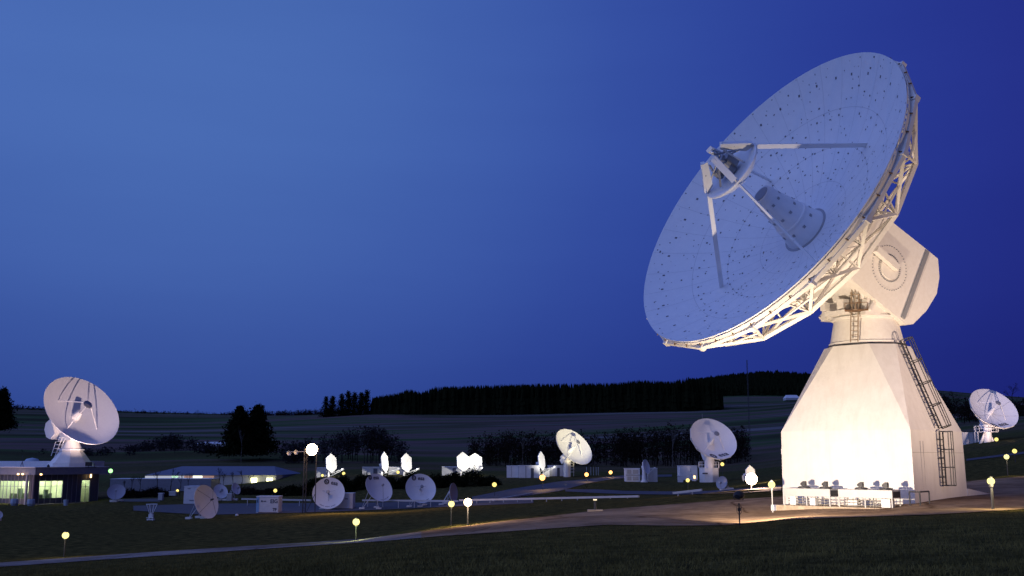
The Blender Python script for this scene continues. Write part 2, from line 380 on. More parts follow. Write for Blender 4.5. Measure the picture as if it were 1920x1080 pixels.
strip('forecourt', M_road, [(1470, 932), (1560, 928), (1720, 915), (1815, 903), (1925, 893)], [(1470, 976), (1600, 971), (1750, 966), (1853, 960), (1960, 953)], 1470, 1960, 60, 16, lift=.031)
strip('road', M_asph, [(250, 949), (386, 945), (560, 944), (700, 943), (880, 938), (1000, 937)], [(250, 958), (386, 966), (560, 962), (700, 957), (860, 950), (1000, 944)], 250, 1000, 60, 4, .06)
strip('road', M_asph, [(885, 932), (960, 917), (1050, 903), (1100, 899), (1140, 894), (1180, 891), (1260, 890)], [(885, 937), (960, 934), (1050, 921), (1100, 907), (1140, 900), (1180, 896), (1260, 894)], 885, 1260, 60, 4, .05)
strip('road', M_asph, [(1060, 918), (1120, 918), (1170, 921), (1260, 922), (1330, 921), (1400, 916), (1465, 911)], [(1060, 922), (1120, 925), (1170, 927), (1260, 928), (1330, 927), (1400, 925), (1465, 921)], 1060, 1465, 60, 3, .05)
strip('road', M_asph, [(1812, 861), (1925, 847)], [(1812, 864.5), (1925, 851)], 1812, 1925, 12, 3, .05)
strip('road', M_asph, [(205, 937), (300, 935)], [(205, 941), (300, 941)], 205, 300, 12, 3, .05)

# ------------------------------------------------------------------ dish tools
class Frame:
    def __init__(s, c, n):
        s.c = V(c); s.n = V(n).normalized(); s.u = s.n.cross(V((0, 0, 1))).normalized()*-1
        s.w = s.n.cross(s.u)
        if s.w.z < 0: s.w = -s.w
        # right-hand side as seen by someone facing the bowl
        s.u = (-s.n).cross(s.w).normalized()
    def P(s, a, b, e): return s.c+a*s.u+b*s.w+e*s.n
    def pol(s, r, deg, e): return s.P(r*math.cos(R_(deg)), r*math.sin(R_(deg)), e)
def bowl(mb, fr, R, dv, th=.12, n=64, rings=10):
    prof = [(R*i/rings+1e-4, -dv*(1-(i/rings)**2)) for i in range(rings+1)]
    back = [(R, -th*.6), (R*.985, -th)]+[(R*i/rings+1e-4, -dv*(1-(i/rings)**2)-th) for i in range(rings-1, -1, -1)]
    mb.revolve(prof+back, fr.c, fr.u, fr.w, fr.n, n)
def surf(fr, R, dv, a, b, lift=.03):
    r2 = (a*a+b*b)/(R*R); return fr.P(a, b, -dv*(1-r2)+lift)
def text_mesh(s):
    cu = bpy.data.curves.new('t', 'FONT'); cu.body = s; cu.align_x = 'CENTER'; cu.resolution_u = 3; cu.offset = .022
    o = bpy.data.objects.new('t', cu); COL.objects.link(o); dg = bpy.context.evaluated_depsgraph_get()
    me = bpy.data.meshes.new_from_object(o.evaluated_get(dg)); vs = [tuple(v.co) for v in me.vertices]; fs = [tuple(p.vertices) for p in me.polygons]
    bpy.data.objects.remove(o); bpy.data.curves.remove(cu); bpy.data.meshes.remove(me); return vs, fs
def bowl_text(mb, fr, R, dv, s, size, a0, b0, tilt=0, lift=.03):
    vs, fs = text_mesh(s); ca, sa = math.cos(tilt), math.sin(tilt)
    mb.add([surf(fr, R, dv, a0+size*(x*ca-y*sa), b0+size*(x*sa+y*ca), lift) for x, y, z in vs], fs)
def wall_text(mb, O, U, Wd, s, size):
    vs, fs = text_mesh(s); mb.add([V(O)+size*x*V(U)+size*y*V(Wd) for x, y, z in vs], fs)
def bowl_disc(mb, fr, R, dv, a0, b0, r, lift=.03, a=0, b=360, n=20, r0=0):
    vs = []; k = n+1
    for i in range(k):
        t = R_(a+(b-a)*i/n)
        vs.append(surf(fr, R, dv, a0+r0*math.cos(t), b0+r0*math.sin(t), lift)); vs.append(surf(fr, R, dv, a0+r*math.cos(t), b0+r*math.sin(t), lift))
    mb.add(vs, [(2*i, 2*i+1, 2*i+3, 2*i+2) for i in range(n)])
def facing(px, py, ratio, dx, dy):
    """direction a bowl faces, from how foreshortened it looks"""
    d = ray(px, py).normalized(); r = d.cross(V((0, 0, 1))).normalized(); up = r.cross(d)
    l = math.hypot(dx, dy); return (-d*ratio+math.sqrt(1-ratio*ratio)*(dx/l*r+dy/l*up)).normalized()
def logo(mb_dark, mb_light, fr, R, dv, ao, bo, s, tilt=0):
    bowl_disc(mb_dark, fr, R, dv, ao, bo, s*.62, .03)
    bowl_disc(mb_light, fr, R, dv, ao+s*.12, bo-s*.02, s*.38, .045, 70, 290, 16, s*.31)
    bowl_disc(mb_light, fr, R, dv, ao+s*.17, bo, s*.13, .045)

# ------------------------------------------------------------------ THE BIG ANTENNA
TX, TY = 18.80, 54.0; TA = .7485; TS = 6.77; TH = 3.534; TT = 7.941; TQ = 1.944; TC = .978
ex = V((math.cos(TA), -math.sin(TA), 0)); ey = V((math.sin(TA), math.cos(TA), 0)); ez = V((0, 0, 1)); T0 = V((TX, TY, 0))
def tp(a, b, z): return T0+a*ex+b*ey+z*ez
big = thing('dish_antenna', (TX, TY, 0), 'huge floodlit white dish antenna on a faceted concrete tower, by far the largest', 'antenna')
h = TS/2; q, c_ = TQ, TC
mb = MB()
sq = [(-h, -h), (h, -h), (h, h), (-h, h)]
oc = [(-q+c_, -q), (q-c_, -q), (q, -q+c_), (q, q-c_), (q-c_, q), (-q+c_, q), (-q, q-c_), (-q, -q+c_)]
vs = [tp(a*1.015, b*1.015, -1.2) for a, b in sq]+[tp(a, b, TH) for a, b in sq]+[tp(a, b, TT) for a, b in oc]
mb.add(vs, [(0, 1, 5, 4), (1, 2, 6, 5), (2, 3, 7, 6), (3, 0, 4, 7),
            (4, 5, 9, 8), (5, 10, 9), (5, 6, 11, 10), (6, 12, 11), (6, 7, 13, 12), (7, 14, 13), (7, 4, 15, 14), (4, 8, 15), tuple(range(8, 16))])
mb.cur = 1
for z in (2.45,):
    mb.box(tp(h*1.004, 0, z), (.02, TS*.99, .02), ex, ey, ez)
for b in (-2.35, -2.0):
    mb.box(tp(h*1.006, b, 1.4), (.02, .012, 3.2), ex, ey, ez)
tower = mb.build('tower', [M_conc, M_seam], big)
# neck drum and dark joint ring
mb = MB(); mb.revolve([(.01, 0), (1.93, 0), (1.93, .12), (1.86, .14), (1.62, 1.30), (1.74, 1.34), (1.74, 1.46), (.01, 1.46)], tp(0, 0, TT+.1), ex, ey, ez, 40); neck = mb.build('neck', M_struct, big, True)
mb = MB(); mb.revolve([(1.2, 0), (1.99, 0), (1.99, .07), (1.2, .07)], tp(0, 0, TT+.015), ex, ey, ez, 40); mb.build('joint_ring', M_dark, big)

BR, BD = 8.909, 3.3
bc = V((12.8206, 51.0846, 13.3837+HC)); bn = V((-.782495, -.381526, .492077))
fr = Frame(bc, bn); piv = V((TX, TY, 12.52))
# reflector with its pattern of fixings and seams (same mesh)
mb = MB(); bowl(mb, fr, BR, BD, .10, 96, 16)
mb.cur = 1
def hatch(r, deg, s, asp=1.0):
    a = r*math.cos(R_(deg)); b = r*math.sin(R_(deg)); t = R_(deg)
    ca, sa = math.cos(t), math.sin(t)
    pts = [(-s, -s*asp), (s, -s*asp), (s, s*asp), (-s, s*asp)]
    mb.add([surf(fr, BR, BD, a+x*ca-y*sa, b+x*sa+y*ca, .012) for x, y in pts], [(0, 1, 2, 3)])
for k in range(36): hatch(8.05, k*10+3+random.uniform(-.8, .8), .058)
for k in range(48): hatch(4.75, k*7.5+1+random.uniform(-.5, .5), .045)
for k in range(24): hatch(6.3, k*15+5+random.uniform(-2, 2), .05)
for ri, r in enumerate(arg_(2.0, 8.75, .42)):
    nn = int(r*7.5)
    for k in range(nn):
        if random.random() < .7: hatch(r+random.uniform(-.13, .13), 360*k/nn+ri*3+random.uniform(-2.5, 2.5), random.choice((.014, .02, .027, .038)), random.uniform(.5, 1.8))
for k in range(160): hatch(random.uniform(2, 8.6), random.uniform(0, 360), random.uniform(.02, .035), random.uniform(.5, 2.5))
mb.cur = 2   # panel seams
for r in (2.9, 4.75, 6.6):
    P = [surf(fr, BR, BD, (r+s)*math.cos(R_(i*3)), (r+s)*math.sin(R_(i*3)), .006) for i in range(120) for s in (-.006, .006)]
    mb.add(P, [(2*i, 2*i+1, (2*i+3) % 240, (2*i+2) % 240) for i in range(120)])
for k in range(32):
    for r0, r1 in ((1.6, 4.75), (4.75, 8.85)):
        t = R_(k*11.25+(5.6 if False else 0)); d = (-math.sin(t)*.005, math.cos(t)*.005); P = []
        for i in range(9):
            r = r0+(r1-r0)*i/8
            for s in (-1, 1): P.append(surf(fr, BR, BD, r*math.cos(t)+s*d[0], r*math.sin(t)+s*d[1], .006))
        mb.add(P, [(2*i, 2*i+1, 2*i+3, 2*i+2) for i in range(8)])
M_seamdish = mat('panel_gap', (.36, .38, .42), .7)
M_hatch = mat('fixing_dark', (.11, .11, .13), .7)
refl = mb.build('reflector', [M_dish, M_hatch, M_seamdish], big, True)
# rim edge band behind the bowl
mb = MB(); mb.revolve([(BR-.02, -.12), (BR+.03, -.12), (BR-.05, -.42), (BR-.10, -.42), (BR-.02, -.12)], fr.c, fr.u, fr.w, fr.n, 96)
mb.cur = 1
for k in range(48):
    d = k*7.5; mb.tube(fr.pol(BR-.1, d, -.2), fr.pol(BR+.1, d, -.34), .035, n=6)
mb.build('rim_band', [M_struct, M_rust], refl, True)
# back structure
NF = [fr.pol(9.0, 22.5*k, -.48) for k in range(16)]
NB = [fr.pol(7.55, 22.5*k+11.25, -2.45) for k in range(16)]
NI = [fr.pol(4.9, 22.5*k, -3.45) for k in range(16)]
NH = [fr.pol(2.6, 45*k, -4.5) for k in range(8)]
def skin(r): return -BD*(1-(r/BR)**2)-.14
mb = MB()
for k in range(16):
    mb.beam(NF[k], NF[(k+1) % 16], .20, .20, fr.n); mb.box(NF[k], (.27, .27, .3), fr.u, fr.w, fr.n)
mb.build('outer_ring', M_struct, big)
mb = MB()
for k in range(16):
    mb.beam(NB[k], NB[(k+1) % 16], .15, .22, fr.n)
    mb.beam(NI[k], NI[(k+1) % 16], .12, .15, fr.n)
mb.build('rear_ring', M_struct, big)
mb = MB()
for k in range(16):
    a = 22.5*k; k1 = (k+1) % 16
    mb.beam(NF[k], NB[k], .10, .15, fr.n); mb.beam(NF[k1], NB[k], .10, .15, fr.n)
    mb.beam(NB[k], NI[k], .11, .12, fr.n); mb.beam(NB[k], NI[k1], .11, .12, fr.n)
    mb.beam(NI[k], fr.pol(6.6, a, skin(6.6)), .07, .08, fr.n); mb.beam(NI[k], fr.pol(4.6, a, skin(4.6)), .07, .08, fr.n)
    mb.beam(NB[k], fr.pol(7.6, a+11.25, skin(7.6)), .09, .09, fr.n); mb.beam(NB[k], fr.pol(5.8, a+11.25, skin(5.8)), .07, .08, fr.n)
    mb.beam(NF[k], fr.pol(8.6, a, skin(8.6)), .09, .12, fr.n); mb.beam(NB[k], fr.pol(8.7, a+11.25, skin(8.7)), .07, .09, fr.n)
    mb.beam(NI[k], NH[(k//2) % 8], .13, .16, fr.n); mb.beam(NI[k], NH[((k+1)//2) % 8], .10, .12, fr.n)
    mb.beam(fr.pol(8.8, a, -.5), fr.pol(3.2, a, skin(3.2)-.2), .05, .10, fr.n)
    mb.tube(NB[k], fr.pol(2.8, a+11.25, skin(2.8)-.1), .045, n=6)
    m1 = NF[k].lerp(NB[k], .5); m2 = NF[k1].lerp(NB[k], .5); mb.beam(m1, m2, .06, .08, fr.n); mb.beam(m1, fr.pol(7.9, a+5.6, skin(7.9)), .05, .07, fr.n); mb.beam(m2, fr.pol(7.9, a+16.9, skin(7.9)), .05, .07, fr.n); mb.beam(m1, fr.pol(7.0, a, skin(7.0)), .05, .06, fr.n)
    mb.tube(NI[k], fr.pol(7.1, a+11.25, skin(7.1)), .04, n=5); mb.tube(NI[k1], fr.pol(7.1, a+11.25, skin(7.1)), .04, n=5); mb.tube(NB[k].lerp(NI[k], .5), NB[k].lerp(NI[k1], .5), .04, n=5)
mb.build('back_truss', M_struct, big)
mb = MB(); mb.revolve([(.01, -5.2), (2.6, -5.2), (2.75, -4.4), (3.1, -3.5), (3.0, -3.2), (.01, -3.42)], fr.c, fr.u, fr.w, fr.n, 24); mb.build('hub', M_struct, big, True)
# elevation box / counterweight housing, outline surveyed in the side plane
bu = V((.43826, -.89885, 0)); bw = V((.442303, .215657, .870552)); BN = V(bn)
side_poly = [(1.9, -2.55), (-2.50, -2.60), (-2.92, -2.32), (-3.45, -1.12), (-3.70, .12), (-3.50, 1.05), (-3.0, 1.92), (-2.3, 1.92), (1.6, 1.80)]
mb = MB(); mb.prism(side_poly, piv+V((0, 0, 0)), BN, bw, bu, -1.9, 1.9)
mb.cur = 1; mb.box(piv-2.13*BN-.32*bw+1.96*bu, (.20, 4.3, .12), BN, bw, bu)
house = mb.build('counterweight_housing', [M_struct, M_grey], big)
mb = MB(); o2 = piv-.25*BN-.55*bw+1.9*bu
for rad, nn, r in ((1.18, 44, .022), (.72, 40, .034)):
    for k in range(nn):
        t = 2*math.pi*k/nn; p = o2+rad*(math.cos(t)*BN+math.sin(t)*bw); mb.tube(p, p+.06*bu, r, n=6)
mb.cur = 1; mb.revolve([(.01, 0), (.62, 0), (.60, .07), (.01, .07)], o2, BN, bw, bu, 32)
mb.build('bearing_bolts', [M_grey, M_struct], house)
mb = MB(); mb.beam(piv+1.15*BN-.35*bw+2.15*bu, piv-.55*BN-.42*bw+2.15*bu, .34, .30, bu)
mb.build('bearing_arm', M_struct, house)
# yoke: plates carrying the elevation shaft
mb = MB()
for s in (-1, 1):
    O = tp(0, 0, TT+1.5)+s*1.45*bu*(1 if s > 0 else 1); hx = ez.cross(bu).normalized()
    poly = [(-1.6, 0), (1.6, 0), (1.55, .35), (.75, 2.9), (-.75, 2.9), (-1.55, .35)]
    mb.prism(poly, O, hx, ez, bu, -.16, .16)
mb.box(tp(0, 0, TT+1.66), (2.9, 2.9, .2), ez.cross(bu).normalized(), bu, ez)
mb.box(tp(0, 0, TT+2.6), (2.9, 2.6, 1.7), ez.cross(bu).normalized(), bu, ez)
hx = ez.cross(bu).normalized()
for s in (-1, 1):
    for t in (-1, 1): mb.beam(tp(0, 0, TT+1.7)+s*1.75*bu+t*1.5*hx, piv+s*1.45*bu-1.6*ez+t*.3*hx, .16, .2, bu)
mb.box(tp(0, 0, TT+1.72)-hx*1.75+.1*bu, (.9, 1.5, .22), hx, bu, ez)
for a_ in range(8):
    t_ = R_(45*a_+10); d_ = math.cos(t_)*hx+math.sin(t_)*bu; mb.beam(tp(0, 0, TT+1.5)+d_*1.45, tp(0, 0, TT+3.6)+d_*1.6, .10, .16, d_)
mb.box(tp(0, 0, TT+3.45), (3.0, 2.9, .3), hx, bu, ez)
mb.build('yoke', M_struct, big)
mb = MB()
for dx, dy, dz, s in ((-1.9, .4, 2.15, .45), (-2.3, -.5, 2.1, .35), (-1.4, 1.2, 2.6, .5), (1.3, 1.7, 2.2, .4)):
    mb = MB(); mb.box(tp(0, 0, TT+dz)+dx*hx+dy*bu, (s, s, s*1.1), hx, bu, ez); mb.build('drive_box', M_struct, big)
mb = MB(); p = tp(0, 0, TT+2.35)+1.5*bu+.15*hx; mb.tube(p, p+.3*bu, .12, n=12); mb.build('exhaust_pipe', M_dark, big)
# cabin between hub and housing
mb = MB(); mb.box(piv+2.2*BN-.3*bw, (2.6, 4.0, 3.2), BN, bw, bu); mb.build('hub_cabin', M_struct, big)

# feed cone in the bowl
mb = MB(); mb.revolve([(.01, .02), (.52, .02), (.55, 0), (.62, -.30), (.64, -.36), (.63, -.40), (.94, -2.05), (1.01, -2.10), (1.01, -2.18), (.97, -2.22), (1.18, -3.05), (1.26, -3.3), (.3, -3.36)], fr.c+.02*fr.n, fr.u, fr.w, fr.n, 36)
mb.cur = 1
for k in range(9):
    for z, r, off in ((-.6, .66, 0), (-1.5, .84, 20), (-2.5, 1.05, 10)):
        d = k*40+off; t = R_(d); P = fr.pol(r, d, z); rd = (math.cos(t)*fr.u+math.sin(t)*fr.w); tg = (-math.sin(t)*fr.u+math.cos(t)*fr.w)
        mb.box(P, (.05, .14, .14), rd, tg, fr.n)
mb.revolve([(.01, .045), (.42, .045), (.44, .02)], fr.c+.02*fr.n, fr.u, fr.w, fr.n, 24)
mb.build('feed_cone', [M_dish, M_grey], refl, True)
mb = MB(); mb.revolve([(1.22, -3.18), (1.36, -3.20), (1.36, -3.30), (1.2, -3.3)], fr.c, fr.u, fr.w, fr.n, 36); mb.build('cone_collar', M_grey, refl)
# quadripod legs, subreflector and fins
for k in range(4):
    d = 45+90*k; mb = MB(); tg = fr.pol(1, d+90, 0)-fr.c
    mb.beam(fr.pol(5.2, d, -2.2), fr.pol(1.72, d, 2.05), .10, .23, tg.cross(fr.n))
    mb.cur = 1
    for s in (.3, .55, .8):
        P = fr.pol(5.2, d, -2.2).lerp(fr.pol(1.72, d, 2.05), s); mb.box(P, (.08, .245, .08), tg, tg.cross(fr.n), fr.n)
    mb.build('feed_leg', [M_dish, M_hatch], refl)
mb = MB()
mb.revolve([(.01, 1.45), (.6, 1.50), (1.2, 1.72), (1.66, 2.04), (1.76, 2.14), (1.76, 2.22), (1.70, 2.25), (1.5, 2.18), (1.0, 2.05), (.01, 2.0)], fr.c, fr.u, fr.w, fr.n, 48)
sub = mb.build('subreflector', M_dish, refl, True)
for k in range(4):
    d = 45+90*k; mb = MB(); rd = fr.pol(1, d, 0)-fr.c; tg = fr.pol(1, d+90, 0)-fr.c
    mb.prism([(1.72, 2.18), (1.20, 2.30), (.42, 3.42), (.78, 3.58)] if k != 9 else [], fr.c, rd, fr.n, tg, -.05, .05)
    mb.prism([(1.68, 2.36), (.55, 3.50), (.70, 3.62), (1.74, 2.40)], fr.c, rd, fr.n, tg, -.17, .17)
    mb.cur = 1; mb.box(fr.c+rd*1.05+fr.n*3.0, (.1, .13, .1), rd, tg, fr.n)
    mb.build('fin_plate', [M_dish, M_hatch], refl)
mb = MB()
for k in range(4):
    a, b = fr.pol(.6, 45+90*k, 3.45), fr.pol(.6, 135+90*k, 3.45)
    mb.beam(fr.pol(1.45, 45+90*k, 2.4), fr.pol(.25, 225+90*k, 3.2), .06, .06, fr.n); mb.beam(fr.pol(1.2, 90*k, 2.3), fr.pol(.5, 90*k+45, 3.2), .08, .08, fr.n)
mb.tube(fr.P(0, 0, 2.1), fr.P(0, 0, 3.1), .34, n=14); mb.box(fr.P(.3, .2, 2.6), (.5, .4, .7), fr.u, fr.w, fr.n); mb.box(fr.P(-.4, -.3, 2.5), (.3, .5, .5), fr.u, fr.w, fr.n)
mb.build('positioner', M_grey, refl)

# ladders
def caged_ladder(name, a, b, side, outw, parent, m=M_dark, w=.40, cage=.55, dense=.30, start=0.0):
    a, b, side, outw = V(a), V(b), V(side).normalized(), V(outw).normalized(); L = (b-a).length; d = (b-a)/L
    mb = MB()
    for s in (-1, 1): mb.tube(a+s*side*w/2+outw*.18, b+s*side*w/2+outw*.18, .032, n=6)
    for i in range(int(L/dense)): mb.tube(a+d*(i+.5)*dense-side*w/2+outw*.18, a+d*(i+.5)*dense+side*w/2+outw*.18, .018, n=5)
    if cage:
        nb = 5; hoops = int(L/1.2)+1
        pos = [(math.cos(math.pi*j/(nb-1))*w*.62, .18+math.sin(math.pi*j/(nb-1))*cage) for j in range(nb)]
        for x, y in pos: mb.tube(a+d*start+side*x+outw*y, b+side*x+outw*y, .024, n=5)
        for i in range(hoops+1):
            o = a+d*(start+(L-start)*i/hoops); P = [o+side*math.cos(math.pi*j/8)*w*.62+outw*(.18+math.sin(math.pi*j/8)*cage) for j in range(9)]
            mb.path(P, .028, 5)
    for i in range(3):
        o = a+d*L*(.15+.35*i)
        for s in (-1, 1): mb.tube(o+s*side*w/2, o+s*side*w/2+outw*.2, .025, n=5)
    return mb.build(name, m, parent)
ra = hit(1766, 925, tp(h, 0, 0), ex); rb = hit(1757, 808, tp(h, 0, 0), ex)
lb = (ra-T0).dot(ey)*.5+(rb-T0).dot(ey)*.5
caged_ladder('ladder', tp(h, lb, .85), tp(h, lb, TH-.05), ey, ex, big)
slope_dir = (tp(q, 0, TT)-tp(h, 0, TH)).normalized(); on = ey.cross(slope_dir); on = on if on.dot(ex) > 0 else -on
top_b = (q-c_)*-.55
caged_ladder('ladder', tp(h, lb, TH+.05), tp(q, top_b, TT+.1), ey, on, big)
pa = hit(1573, 645, tp(0, -1.95, 0), ey); nb_ = (T0-CAM).normalized()
lax = -.95
ldir = V((-.35, -.93, 0)).normalized(); lsd = V((.93, -.35, 0)).normalized()
caged_ladder('ladder', T0+ez*(TT+.12)+ldir*1.93-lsd*.55, T0+ez*(TT+1.75)+ldir*1.80-lsd*.45, lsd, ldir, big, M_ladder, .36, 0, .24)
caged_ladder('ladder', T0+ez*(TT+1.75)+ldir*1.9-lsd*.4, T0+ez*(TT+3.3)+ldir*1.9-lsd*.35, lsd, ldir, big, M_ladder, .36, .35, .24)
mb = MB(); mb.box(T0+ez*(TT+1.72)+ldir*2.1-lsd*.35, (1.15, .6, .06), lsd, ldir, ez)
for s in (-.55, 0, .55): mb.tube(T0+ez*(TT+1.72)+ldir*2.38-lsd*(.35+s), T0+ez*(TT+2.1)+ldir*2.38-lsd*(.35+s), .02, n=5)
mb.tube(T0+ez*(TT+2.1)+ldir*2.38-lsd*.9, T0+ez*(TT+2.1)+ldir*2.38+lsd*.2, .02, n=5)
mb.build('ladder_landing', M_rust, big)
mb = MB(); mb.box(tp(-h-.16, -h+.6, 2.52), (.3, .2, .28), ex, ey, ez); mb.build('wall_lamp', M_white, big)

# ramp wall beside the tower
mb = MB(); e0 = tp(h*1.02, h, 0)
mb.prism([(0, -1.0), (4.2, -1.0), (4.2, .18), (0, .62)], e0, ey, ez, ex, -.9, 0.03)
mb.solo('ramp_wall', M_conc, 'low sloping concrete wall running back from the right foot of the big tower', 'wall', e0)

# plinth with two chillers
P0 = V((12.98, 51.4, -.09)); mb = MB()
mb.box(P0+ex*2.97+ey*.75+ez*-.31, (5.95, 1.5, .62), ex, ey, ez); mb.cur = 1
mb.box(P0-ex*.12+ey*.1+ez*-.25, (.26, .3, .5), ex, ey, ez)
mb.solo('plinth', [M_kerb, M_white], 'low rough stone plinth under the cooling units at the tower foot', 'plinth', P0+ez*-.42)
def chiller(t0, L, label, var):
    O = P0+ex*t0+ey*.22; k = thing('cooling_unit', O, label, 'cooling unit', 'cooling units at the tower foot')
    D_ = .95; H_ = .82
    mb = MB(); mb.box(O+ex*L/2+ey*D_/2+ez*(H_-.19), (L, D_, .36), ex, ey, ez); mb.build('casing', M_casing, k)
    mb = MB(); mb.box(O+ex*(L+.005)+ey*D_/2+ez*(H_-.21), (.02, D_*.84, .26), ex, ey, ez); mb.build('side_grille', M_dark, k)
    for x in (.03, L*.5, L-.03):
        for y in (.03, D_-.03):
            mb = MB(); mb.box(O+ex*x+ey*y+ez*(H_-.37)/2, (.05, .05, H_-.37), ex, ey, ez); mb.build('leg', M_casing, k)
    mb = MB()
    for z in (.08, .2, .32): mb.tube(O+ex*.1+ey*.3+ez*z, O+ex*(L-.1)+ey*.3+ez*z, .022, n=6)
    for x in arg_(.3, L-.2, .28): mb.tube(O+ex*x+ey*.3+ez*.04, O+ex*x+ey*.3+ez*.42, .018, n=6); mb.box(O+ex*(x+.06)+ey*.27+ez*.2, (.08, .06, .06), ex, ey, ez)
    mb.build('pipework', M_pipe, k)
    for x, y, z, sz in (((.42, .16, .23, (.30, .06, .42)), (L*.62, .18, .2, (.28, .3, .34))) if var == 0 else ((L*.86, .35, .22, (.42, .5, .38)), (L*.2, .5, .2, (.5, .4, .3)))):
        mb = MB(); mb.box(O+ex*x+ey*y+ez*z, sz, ex, ey, ez); mb.build('access_panel', M_cont, k)
    for x in (L*.36, L*.82):
        b = O+ex*x+ey*D_/2+ez*H_; mb = MB()
        mb.revolve([(.30, 0), (.30, .06), (.22, .09), (.05, .09)], b, ex, ey, ez, 16); mb.cur = 0
        mb.box(b+ez*.20, (.20, .17, .2), ex, ey, ez); mb.box(b+ez*.31+ex*.03, (.12, .2, .06), ex, ey, ez); mb.tube(b+ez*.2-ex*.17, b+ez*.2+ex*.12, .06, n=8)
        mb.build('fan_motor', M_dark, k)
    return k
chiller(.31, 2.43, 'left white cooling unit with two dark fan motors on the plinth', 0)
chiller(3.16, 2.6, 'right white cooling unit with open pipework below, at the nearer end of the plinth', 1)
# pipe frame standing between plinth and tower
mb = MB(); o3 = P0+ex*6.75+ey*.9
for x, y in ((0, 0), (.0, 1.1), (-.55, .2)): mb.tube(o3+ex*x+ey*y-ez*.3, o3+ex*x+ey*y+ez*.75, .035, n=6)
mb.tube(o3+ez*.75-ex*.55+ey*.2, o3+ez*.75, .035, n=6); mb.tube(o3+ez*.75, o3+ez*.75+ey*1.1, .035, n=6)
mb.solo('pipe_frame', M_dark, 'thin pipe frame standing between the right cooling unit and the tower corner', 'frame', o3-ez*.1)

# ------------------------------------------------------------------ floodlight in front of the tower
fb = base(1387, 41); FL = V((fb.x, 41, fb.z+1.16))
k = thing('floodlight', fb, 'black ground floodlight on a thin stake at the near road edge before the tower', 'floodlight')
mb = MB(); mb.tube(fb-ez*.2, fb+ez*.86, .028, n=8); mb.build('stake', M_black, k)
mb = MB(); mb.box(fb+ez*.62, (.11, .09, .13)); mb.build('junction_box', M_black, k)
mb = MB(); P = [fb+V((math.cos(t)*.10, 0, .62+math.sin(t)*.20)) for t in lsp(0, 2*math.pi, 17)]; mb.path(P, .008, 5); mb.build('cable', M_black, k)
aimv = (V((17, 52, 6))-FL).normalized(); sx = aimv.cross(ez).normalized(); sz = sx.cross(aimv)
mb = MB(); mb.revolve([(.01, -.16), (.12, -.16), (.21, -.05), (.22, .06), (.22, .08), (.2, .08), (.18, .0), (.02, -.07)], FL, sx, sz*.72, aimv, 20)
mb.beam(FL-sx*.2-aimv*.05, FL-sx*.2-aimv*.05+V((0, 0, -.14)), .03, .02, sx); mb.beam(FL+sx*.2-aimv*.05, FL+sx*.2-aimv*.05+V((0, 0, -.14)), .03, .02, sx); mb.beam(FL-sx*.2-ez*.17, FL+sx*.2-ez*.17, .03, .02)
mb.build('lamp_head', M_black, k, True)
mb = MB(); mb.revolve([(.01, .045), (.15, .045)], FL, sx, sz*.72, aimv, 20); mb.build('lens', E_flood, k)
spot('tower_flood_beam', FL+aimv*.16, (16.8, 52.5, 5.2), 12000, 132, (1, .80, .60), 1, .12)
# second floodlight, right of the frame, lights the tower's right face
f2 = V((31.5, 38.5, gz(31.5, 38.5))); k = thing('floodlight', f2, 'black ground floodlight beyond the right edge of the picture', 'floodlight')
mb = MB(); mb.tube(f2-ez*.2, f2+ez*.6, .03, n=8); mb.build('stake', M_black, k)
av2 = (V((20, 54, 8))-(f2+ez*.8)).normalized(); s2 = av2.cross(ez).normalized(); u2 = s2.cross(av2)
mb = MB(); mb.revolve([(.01, -.20), (.12, -.20), (.235, -.05), (.25, .06), (.25, .09), (.23, .09), (.2, .0), (.02, -.1)], f2+ez*.8, s2, u2, av2, 20); mb.build('lamp_head', M_black, k, True)
spot('forecourt_beam', f2+ez*1.0+av2*.15, (22, 44, 0), 2200, 120, (1, .66, .42), 1, .2)
spot('side_flood_beam', f2+ez*.8+av2*.15, (20, 54, 13), 13500, 78, (1, .74, .57), 1, .16)

# ------------------------------------------------------------------ globe path lamps
def path_lamp(px, D, h, r, label, em=E_globe, pole=M_dark, pr=.035, power=0, name='path_lamp', group='globe path lamps', col=(1, .82, .42)):
    b = base(px, D); k = thing(name, b, label, 'lamp', group)
    mb = MB(); mb.tube(b-ez*.3, b+ez*(h-r*.8), pr, n=10); mb.tube(b+ez*(h-r-.08), b+ez*(h-r*.75), pr*1.6, n=10); mb.build('post', pole, k, True)
    mb = MB(); mb.revolve([(max(1e-3, r*math.sin(t)), -r*math.cos(t)) for t in lsp(0, math.pi, 9)], b+ez*h, V((1, 0, 0)), V((0, 1, 0)), ez, 14); mb.build('globe', em, k, True)
    if D < 90: mb = MB(); mb.revolve([(1e-3, .06), (r*.35, .03), (r*.55, -.02), (r*.5, -.04)], b+ez*(h+r), V((1, 0, 0)), V((0, 1, 0)), ez, 12); mb.build('cap', pole, k, True)
    if power: point('path_lamp_light', b+ez*h+V((0, -r-.12, .05)), power, col, .12)
    return k
path_lamp(120, 54, 1.10, .17, 'round yellow globe lamp alone on the dark grass at the lower left', power=40)
path_lamp(667, 60, 1.08, .20, 'bright yellow-green globe lamp behind the path, below the star-bright mast lamp', power=170, col=(.85, 1, .4))
path_lamp(846, 54, 1.08, .16, 'yellow globe lamp on a thin dark post just left of the glaring lamp', power=40)
path_lamp(877, 52, 1.12, .20, 'glaring orange-white lamp on a pole beside the path bend', em=E_glare, pole=M_dark, power=420, col=(1, .72, .42))
path_lamp(1449, 50.5, 1.35, .17, 'yellow globe lamp on a white post at the left end of the plinth', pole=M_casing, pr=.03, power=20)
path_lamp(1862, 43, 1.15, .15, 'bright globe lamp on a thick post at the right, in front of the ramp wall', pole=M_dark, pr=.06, power=160)
